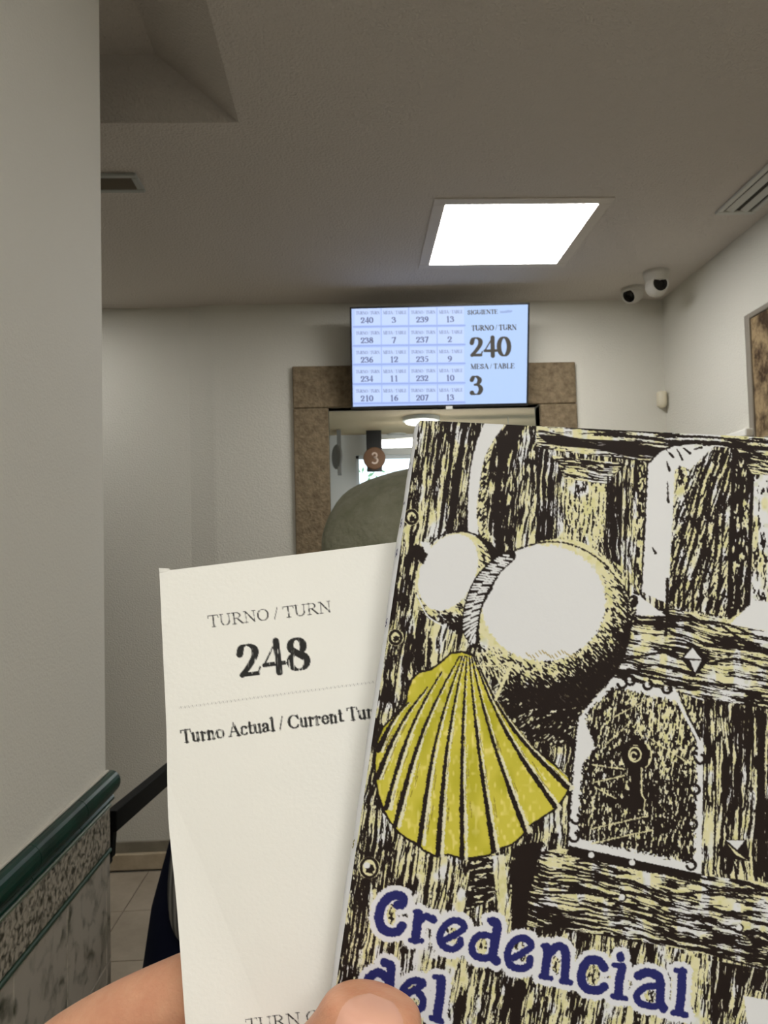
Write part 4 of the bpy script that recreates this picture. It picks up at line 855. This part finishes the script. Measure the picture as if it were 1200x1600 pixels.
# rope between the bulbs
rp_ = cr([(797, 868), (772, 888), (752, 915), (740, 945), (735, 972), (736, 990), (742, 1008)], 8); wr = list(np.interp(np.linspace(0, 1, len(rp_)), [0, .3, .75, 1], [7, 12, 11, 3]))
cv.line(rp_, [w_+2.5 for w_ in wr], INK, .8); cv.line(rp_, wr, WHT, .5)
cv.line(rp_, [w_+.5 for w_ in wr], INK, .4)
cum = np.concatenate([[0], np.cumsum([np.linalg.norm(rp_[i+1]-rp_[i]) for i in range(len(rp_)-1)])])
for d_ in np.arange(3, cum[-1]-4, 5.4):
    i = int(np.searchsorted(cum, d_)); i = min(max(i, 1), len(rp_)-2); m_ = rp_[i]; g_ = rp_[i+1]-rp_[i-1]; g_ /= np.linalg.norm(g_); n_ = np.array([-g_[1], g_[0]]); w_ = wr[i]
    cv.line([m_-n_*w_*.95-g_*3.2, m_-n_*w_*.1+g_*3.0], [1.3, 1.9], WHT, .4); cv.line([m_+n_*w_*.15-g_*1.5, m_+n_*w_*.95+g_*3.6], [1.9, 1.3], WHT, .4)
# shell
shell = [(705, 1022), (722, 1020), (737, 1025), (745, 1040), (760, 1070), (785, 1110), (805, 1140), (840, 1175), (870, 1200), (888, 1216), (889, 1226), (884, 1240), (868, 1262), (847, 1276), (828, 1288), (816, 1304), (800, 1318), (774, 1327), (764, 1335), (744, 1338), (722, 1340), (701, 1334), (680, 1336), (662, 1327), (655, 1318), (636, 1309), (624, 1300), (612, 1285), (602, 1268), (592, 1240), (588, 1215), (587, 1190), (590, 1160), (600, 1137), (616, 1120), (636, 1098), (638, 1080), (645, 1062), (655, 1052), (675, 1047), (691, 1035)]
cv.poly(shell, INK, 1.2, grow=3.2)
def shcol(X, Y, D):
    n = vn(X/5, Y/9, 51); m_ = vn(X/26, Y/40, 52); c_ = YEL+np.array((22, 20, 46))*np.clip((n-.62)*4, 0, 1)[..., None]-np.array((26, 22, 26))*np.clip((m_-.5)*2.4, 0, 1)[..., None]
    return c_
cv.poly(shell, shcol, .5)
ap = np.array((724, 1024.))
ends = [(591, 1172, -8), (589, 1215, -12), (603, 1262, -16), (617, 1290, -18), (655, 1319, -16), (684, 1336, -12), (722, 1340, -6), (771, 1329, -5), (820, 1298, -10), (868, 1262, -17), (886, 1230, -25)]
ap2 = {0: (638, 1098), 1: (668, 1074), 2: (690, 1050)}
for k, (ex1, ey1, bow) in enumerate(ends):
    st = np.array(ap2.get(k, (708+3.6*k, 1024+.3*k)), float); en = np.array((ex1, ey1), float); dd = en-st; L_ = np.linalg.norm(dd); nn = np.array([-dd[1], dd[0]])/L_
    pts = [st+dd*t_+nn*(-bow)*math.sin(math.pi*t_)*(1-.35*t_)*.8 for t_ in np.linspace(0, 1, 26)]
    off = np.array((5.5, 0.5)); 
    cv.line([p+off*(.35+.9*i/26) for i, p in enumerate(pts)], [.5+3.0*i/26*(.5+float(vn(p[1]/9, k*5, 61))) for i, p in enumerate(pts)], (224, 221, 196), 1.5, .95)
    cv.line(pts, [1.0+3.4*(i/26)*(.55+.7*float(vn(p[1]/14, k*3, 62))) for i, p in enumerate(pts)], INK, 1.0)
    for q_ in range(9):
        i = 8+int(rs.uniform(0, 15)); p = pts[i]+np.array((rs.uniform(8, 20)*i/24, 0)); L2 = rs.uniform(10, 26); g_ = pts[min(i+2, 25)]-pts[i]; g_ = g_/np.linalg.norm(g_)
        cv.line([p, p+g_*L2], .55, (120, 108, 36) if q_ % 3 else (232, 228, 190), .5, .8)
for k in range(1, 7):  # hinge marks right of the apex
    cv.line([(750+k*7, 1042-k*.8), (758+k*6, 1050+k*3)], [.5, 1.3], CRM, .5)
cv.line(cr([(745, 1040), (775, 1040), (800, 1034)], 5), 1.2, CRM, .6); cv.line(cr([(800, 1036), (788, 1062), (775, 1092)], 5), 2.6, CRM, 1)
# round studs and knots on the left
for cx_, cy_, r_ in ((618, 996, 9), (643, 808, 9), (577, 1356, 13)):
    cv.line([(cx_, cy_)], [r_+4], CRM, .8); cv.line(el(cx_, cy_, r_, r_*1.15, 0, 360, 18), 2.2, INK, .5); cv.line([(cx_+1, cy_+2)], [r_*.55], INK, 2)
    if r_ > 10: cv.line([(cx_-4, cy_-4)], [5], WHT, .8)
# lettering
def c5(l): return [(530+x/3.243, 1200+y/3.243) for x, y in l]
def c6(l): return [(850+x/3.4286, 1200+y/3.4286) for x, y in l]
L = []
def st_(pts, w_, smooth=True): L.append((cr(pts, 6) if smooth and len(pts) > 2 else [np.array(p) for p in pts], w_))
st_(c5([(296, 694), (318, 690), (322, 658), (292, 645), (246, 660), (212, 706), (202, 762), (218, 812), (258, 832), (300, 826), (318, 800)]), 6.4)
st_(c5([(402, 738), (386, 868)]), 6.4); st_(c5([(384, 728), (402, 732)]), 3.4); st_(c5([(362, 872), (418, 876)]), 3.6); st_(c5([(404, 780), (436, 752), (474, 768)]), 5.0); st_(c5([(474, 762), (478, 772)]), 5.6)
st_(c5([(540, 868), (600, 838), (634, 808), (612, 778), (566, 776), (524, 816), (510, 866), (532, 906), (576, 918), (612, 896), (614, 872)]), 5.6)
st_(c5([(742, 846), (702, 852), (674, 896), (682, 944), (724, 964), (770, 958)]), 5.8); st_(c5([(776, 776), (800, 800), (790, 880), (778, 950), (796, 978)]), 6.4); st_(c5([(748, 846), (784, 862)]), 4.2); st_(c5([(760, 770), (800, 776)]), 3.6)
st_(c5([(882, 962), (936, 932), (972, 902), (952, 868), (904, 866), (864, 906), (852, 962), (874, 1004), (924, 1016), (962, 1000), (966, 966)]), 5.8)
st_(c5([(1050, 906), (1054, 950), (1040, 1052)]), 6.0); st_(c5([(1020, 1056), (1074, 1066)]), 3.6); st_(c5([(1034, 900), (1058, 906)]), 3.6)
st_(c5([(1062, 944), (1106, 904), (1144, 924), (1148, 990), (1142, 1072)]), 6.0); st_(c5([(1128, 1080), (1172, 1088)]), 4.0)
st_(c6([(322, 1070), (292, 1034), (238, 1032), (206, 1080), (202, 1140), (230, 1182), (286, 1192), (322, 1172)]), 6.2)
st_(c6([(374, 1054), (424, 1062)]), 3.6); st_(c6([(420, 1066), (404, 1140), (398, 1222)]), 6.0); st_(c6([(366, 1222), (440, 1236)]), 3.6); st_(c6([(408, 1004), (412, 1020)]), 5.4)
st_(c6([(504, 1112), (548, 1096), (606, 1112), (624, 1156), (622, 1250), (640, 1288)]), 6.2); st_(c6([(612, 1166), (540, 1176), (498, 1216), (512, 1256), (572, 1276), (620, 1272)]), 5.6); st_(c6([(506, 1106), (510, 1118)]), 5.6)
st_(c6([(740, 1090), (736, 1200), (724, 1306)]), 6.2); st_(c6([(706, 1084), (754, 1092)]), 3.8); st_(c6([(692, 1310), (760, 1324)]), 4.2)
st_(c5([(150, 1062), (200, 1036), (246, 1072), (258, 1098)]), 6.2); st_(c5([(150, 1062), (140, 1120), (180, 1170), (240, 1150)]), 6); st_(c5([(230, 986), (262, 1006), (258, 1070), (256, 1150)]), 6.2)
st_(c5([(342, 1146), (396, 1118), (424, 1092), (396, 1076), (350, 1090), (318, 1140), (330, 1200), (372, 1226), (416, 1216), (424, 1174), (404, 1140)]), 5.8)
st_(c5([(484, 1058), (526, 1068)]), 3.8); st_(c5([(518, 1070), (512, 1150), (494, 1270)]), 6.4); st_(c5([(468, 1266), (518, 1284)]), 4.2)
NAVY = np.array((42, 44, 104.))
for pts, w_ in L: cv.line(pts, w_+9.5, WHT+np.array((0, 0, 4)), 2.2)
for pts, w_ in L:   # engraved wood shows through the counters of the letters
    pass
for cx_, cy_, rx_, ry_ in [c5([(264, 745)])[0]+(7, 17), c5([(565, 825)])[0]+(8, 6), c5([(585, 880)])[0]+(9, 6), c5([(722, 905)])[0]+(8, 14), c5([(905, 900)])[0]+(9, 7), c5([(940, 966)])[0]+(9, 6), c6([(262, 1110)])[0]+(11, 17), c6([(570, 1222)])[0]+(9, 10), c5([(362, 1120)])[0]+(7, 8), c5([(380, 1190)])[0]+(8, 7), c5([(1100, 1000)])[0]+(6, 14), c6([(62, 1050)])[0]+(5, 12)]:
    cv.poly(el(cx_, cy_, rx_, ry_, 0, 360, 16), stipple(.33, 71, 2.4, .3, .3, 3), 2)
for pts, w_ in L: cv.line(pts, w_*(1.14 if w_ > 5.85 or w_ < 5.5 else .98), NAVY, .9)

# ------------------------------------------------------------------ booklet
b_tl, b_tr, b_bl = P(655.5, 656.5, .2060), P(1345, 691, .2130), P(503, 1690, .1905)
eu = b_tr-b_tl; ev = b_bl-b_tl
nb = np.cross(eu, ev); nb /= np.linalg.norm(nb)
if nb@FV < 0: nb = -nb                            # nb points away from the camera
bk = thing('pilgrim_booklet', 'illustrated booklet with yellow shell, gourd and blue lettering, held in front', 'booklet', tuple(b_bl))
M_cover = print_mat('cover_card', .5, .14, bump=(700, .12, .0003))
def cover_pt(u, v):
    r = np.clip(1-u/.012, 0, 1)                   # rolled edge at the fold, slightly bowed card
    d = r**2*.0006-.0010*np.sin(u*math.pi)*np.sin(v*math.pi)
    return b_tl+np.outer(u, eu)+np.outer(v, ev)+np.outer(d, nb)
inked_grid('front_cover', cover_pt, 620, 900, cv, M_cover, bk)
TH = .0042
M_edge = mat('card_white', srgb(224, 226, 230), .5, .3)
M_page = mat('page_stack', srgb(226, 222, 210), .8)
eun, evn = eu/np.linalg.norm(eu), ev/np.linalg.norm(ev)
q0 = [b_tl+eun*.0012+evn*.0004, b_tr-eun*.0005+evn*.0004, b_tr+ev-eun*.0005-evn*.0004, b_bl+eun*.0012-evn*.0004]
for k in range(6):
    z0, z1 = .0009+k*(TH-.0014)/6, .0009+(k+.85)*(TH-.0014)/6
    bm = BM(); hexa(bm, [p+nb*z0 for p in q0], [p+nb*z1 for p in q0]); bobj('page_fold', bm, M_page, bk)
q1 = [b_tl-eun*.0002, b_tr, b_tr+ev, b_bl-eun*.0002]
bm = BM(); hexa(bm, [p+nb*(TH-.0003) for p in q1], [p+nb*TH for p in q1]); bobj('back_cover', bm, M_edge, bk)
# spine: the rounded white fold on the left
so_t, so_b = P(646, 676, .2085), P(494, 1690, .1935)
n_ = 40; V, Fc = [], []
for i in range(n_+1):
    f = i/n_; a = b_tl+ev*f+nb*.0006; c_ = so_t+(so_b-so_t)*f; wob = nb*0+eun*(.00012*math.sin(f*23)+.0001*math.sin(f*61))
    b3 = b_tl+ev*f+nb*TH-eun*.0002
    V += [a+eun*.0001, a*.55+c_*.45-eun*.00015+wob*.5, c_+wob, c_*.5+b3*.5-eun*.0002+wob, b3]
    if i: k = i*5; Fc += [(k-5+j, k+j, k+j+1, k-4+j) for j in range(4)]
sp = pobj('spine', V, Fc, M_edge, bk, True)
M_ink = mat('spine_ink', srgb(44, 46, 92), .5); M_inky = mat('spine_ink_yellow', srgb(120, 116, 36), .5)
def spmark(pts, y, sz, m):
    f = (y-676)/(1690-676); a = b_tl+ev*f+nb*.0006; c_ = so_t+(so_b-so_t)*f; m0 = a*.62+c_*.38-eun*.0004-nb*.0001; V, Fc = [], []
    for i, p in enumerate(pts):
        g_ = np.array(pts[min(i+1, len(pts)-1)])-np.array(pts[max(i-1, 0)]); n2_ = np.array([-g_[1], g_[0]]); n2_ = n2_/(np.linalg.norm(n2_)+1e-9)
        for s2 in (-1, 1):
            qx, qy = np.array(p)+n2_*.16*s2; V.append(m0+(c_-a)/np.linalg.norm(c_-a)*(-qx)*sz*.7-evn*qy*sz-nb*.0002)
        if i: k = 2*i; Fc.append((k-2, k-1, k+1, k))
    pobj('spine_letter', V, Fc, m, sp)
S_ = [(.4, .35), (.1, .5), (-.3, .35), (-.2, .08), (.2, -.08), (.35, -.3), (0, -.5), (-.4, -.35)]; R_ = [(-.35, -.5), (-.35, .5), (.3, .4), (.25, .05), (-.3, 0), (.4, -.5)]
for y, pts, m in ((745, R_[:4], M_ink), (810, R_[1:4], M_ink), (838, S_, M_ink), (886, R_, M_ink), (998, S_, M_ink), (1341, S_, M_inky)): spmark(pts, y, .0017, m)

# ------------------------------------------------------------------ the viewer's left hand
def HP(px, py, d, r): p = P(px, py, d); return (p[0], p[1], p[2], r)
N = [HP(110, 1900, .246, .030), HP(-60, 2080, .268, .027), HP(-330, 2330, .31, .034)]; HE = [(0, 1), (1, 2)]
def chain(root, pts):
    i = len(N); N.extend(HP(*p) for p in pts); HE.append((root, i)); HE.extend((i+k, i+k+1) for k in range(len(pts)-1))
chain(0, [(60, 1688, .243, .0165), (205, 1592, .236, .0128), (335, 1532, .2290, .0116), (455, 1500, .2250, .0098), (545, 1490, .2230, .0088), (585, 1490, .2222, .0066)])
chain(0, [(150, 1800, .245, .0150), (300, 1715, .236, .0115), (400, 1680, .2300, .0106), (530, 1655, .2250, .0092), (610, 1650, .2220, .0084), (640, 1650, .2210, .0062)])
chain(0, [(200, 1890, .245, .0140), (330, 1830, .236, .0108), (420, 1800, .2290, .0098), (530, 1785, .2240, .0088), (600, 1780, .2205, .0080), (628, 1780, .2195, .0060)])
chain(0, [(225, 1980, .246, .0125), (340, 1940, .236, .0094), (410, 1920, .2300, .0086), (500, 1905, .2250, .0076), (550, 1900, .2215, .0070), (575, 1900, .2205, .0052)])
chain(0, [(240, 2010, .224, .0165), (370, 1850, .198, .0145), (462, 1735, .1835, .0130), (550, 1650, .1790, .0132), (578, 1602, .1786, .0134), (586, 1572, .1787, .0124), (589, 1552, .1792, .0088)])
hand = thing('hand', 'bare left hand pinching the ticket and booklet with its thumb', 'hand', tuple(P(110, 1900, .246)))
link('hand_skin', skinmesh(N, HE, 3), M_skin, hand, True)
# thumb nail: a curved plate on the face turned to the viewer
from mathutils.bvhtree import BVHTree
hs = [o for o in hand.children if o.name.startswith('hand_skin')][0]
bvh = BVHTree.FromPolygons([v.co for v in hs.data.vertices], [tuple(p.vertices) for p in hs.data.polygons])
V, nu_, nv_ = [], 17, 15
axp = np.array((.36, -.933)); acp = np.array((.933, .36))       # along and across the thumb, as seen
for j in range(nv_):
    for i in range(nu_):
        a = (i/(nu_-1)-.5)*2; b = j/(nv_-1); wd = 52*(1-max(0, (b-.55)/.45)**2.4*.62)
        p = np.array((560, 1650))+axp*(b*98)+acp*(a*wd)
        d = Vector(ray(p[0], p[1])).normalized(); hit = bvh.ray_cast(Vector(CP), d, .4)
        base = hit[0] if hit[0] is not None else Vector(P(p[0], p[1], .178))
        lift = .00035*min(1, (1-abs(a))*6, (1-b)*8)+.00003
        V.append(np.array(base-d*lift))
Fc = [(j*nu_+i, j*nu_+i+1, (j+1)*nu_+i+1, (j+1)*nu_+i) for j in range(nv_-1) for i in range(nu_-1)]
pobj('thumb_nail', V, Fc, mat('nail', srgb(220, 168, 146), .25, .5), hand, True)
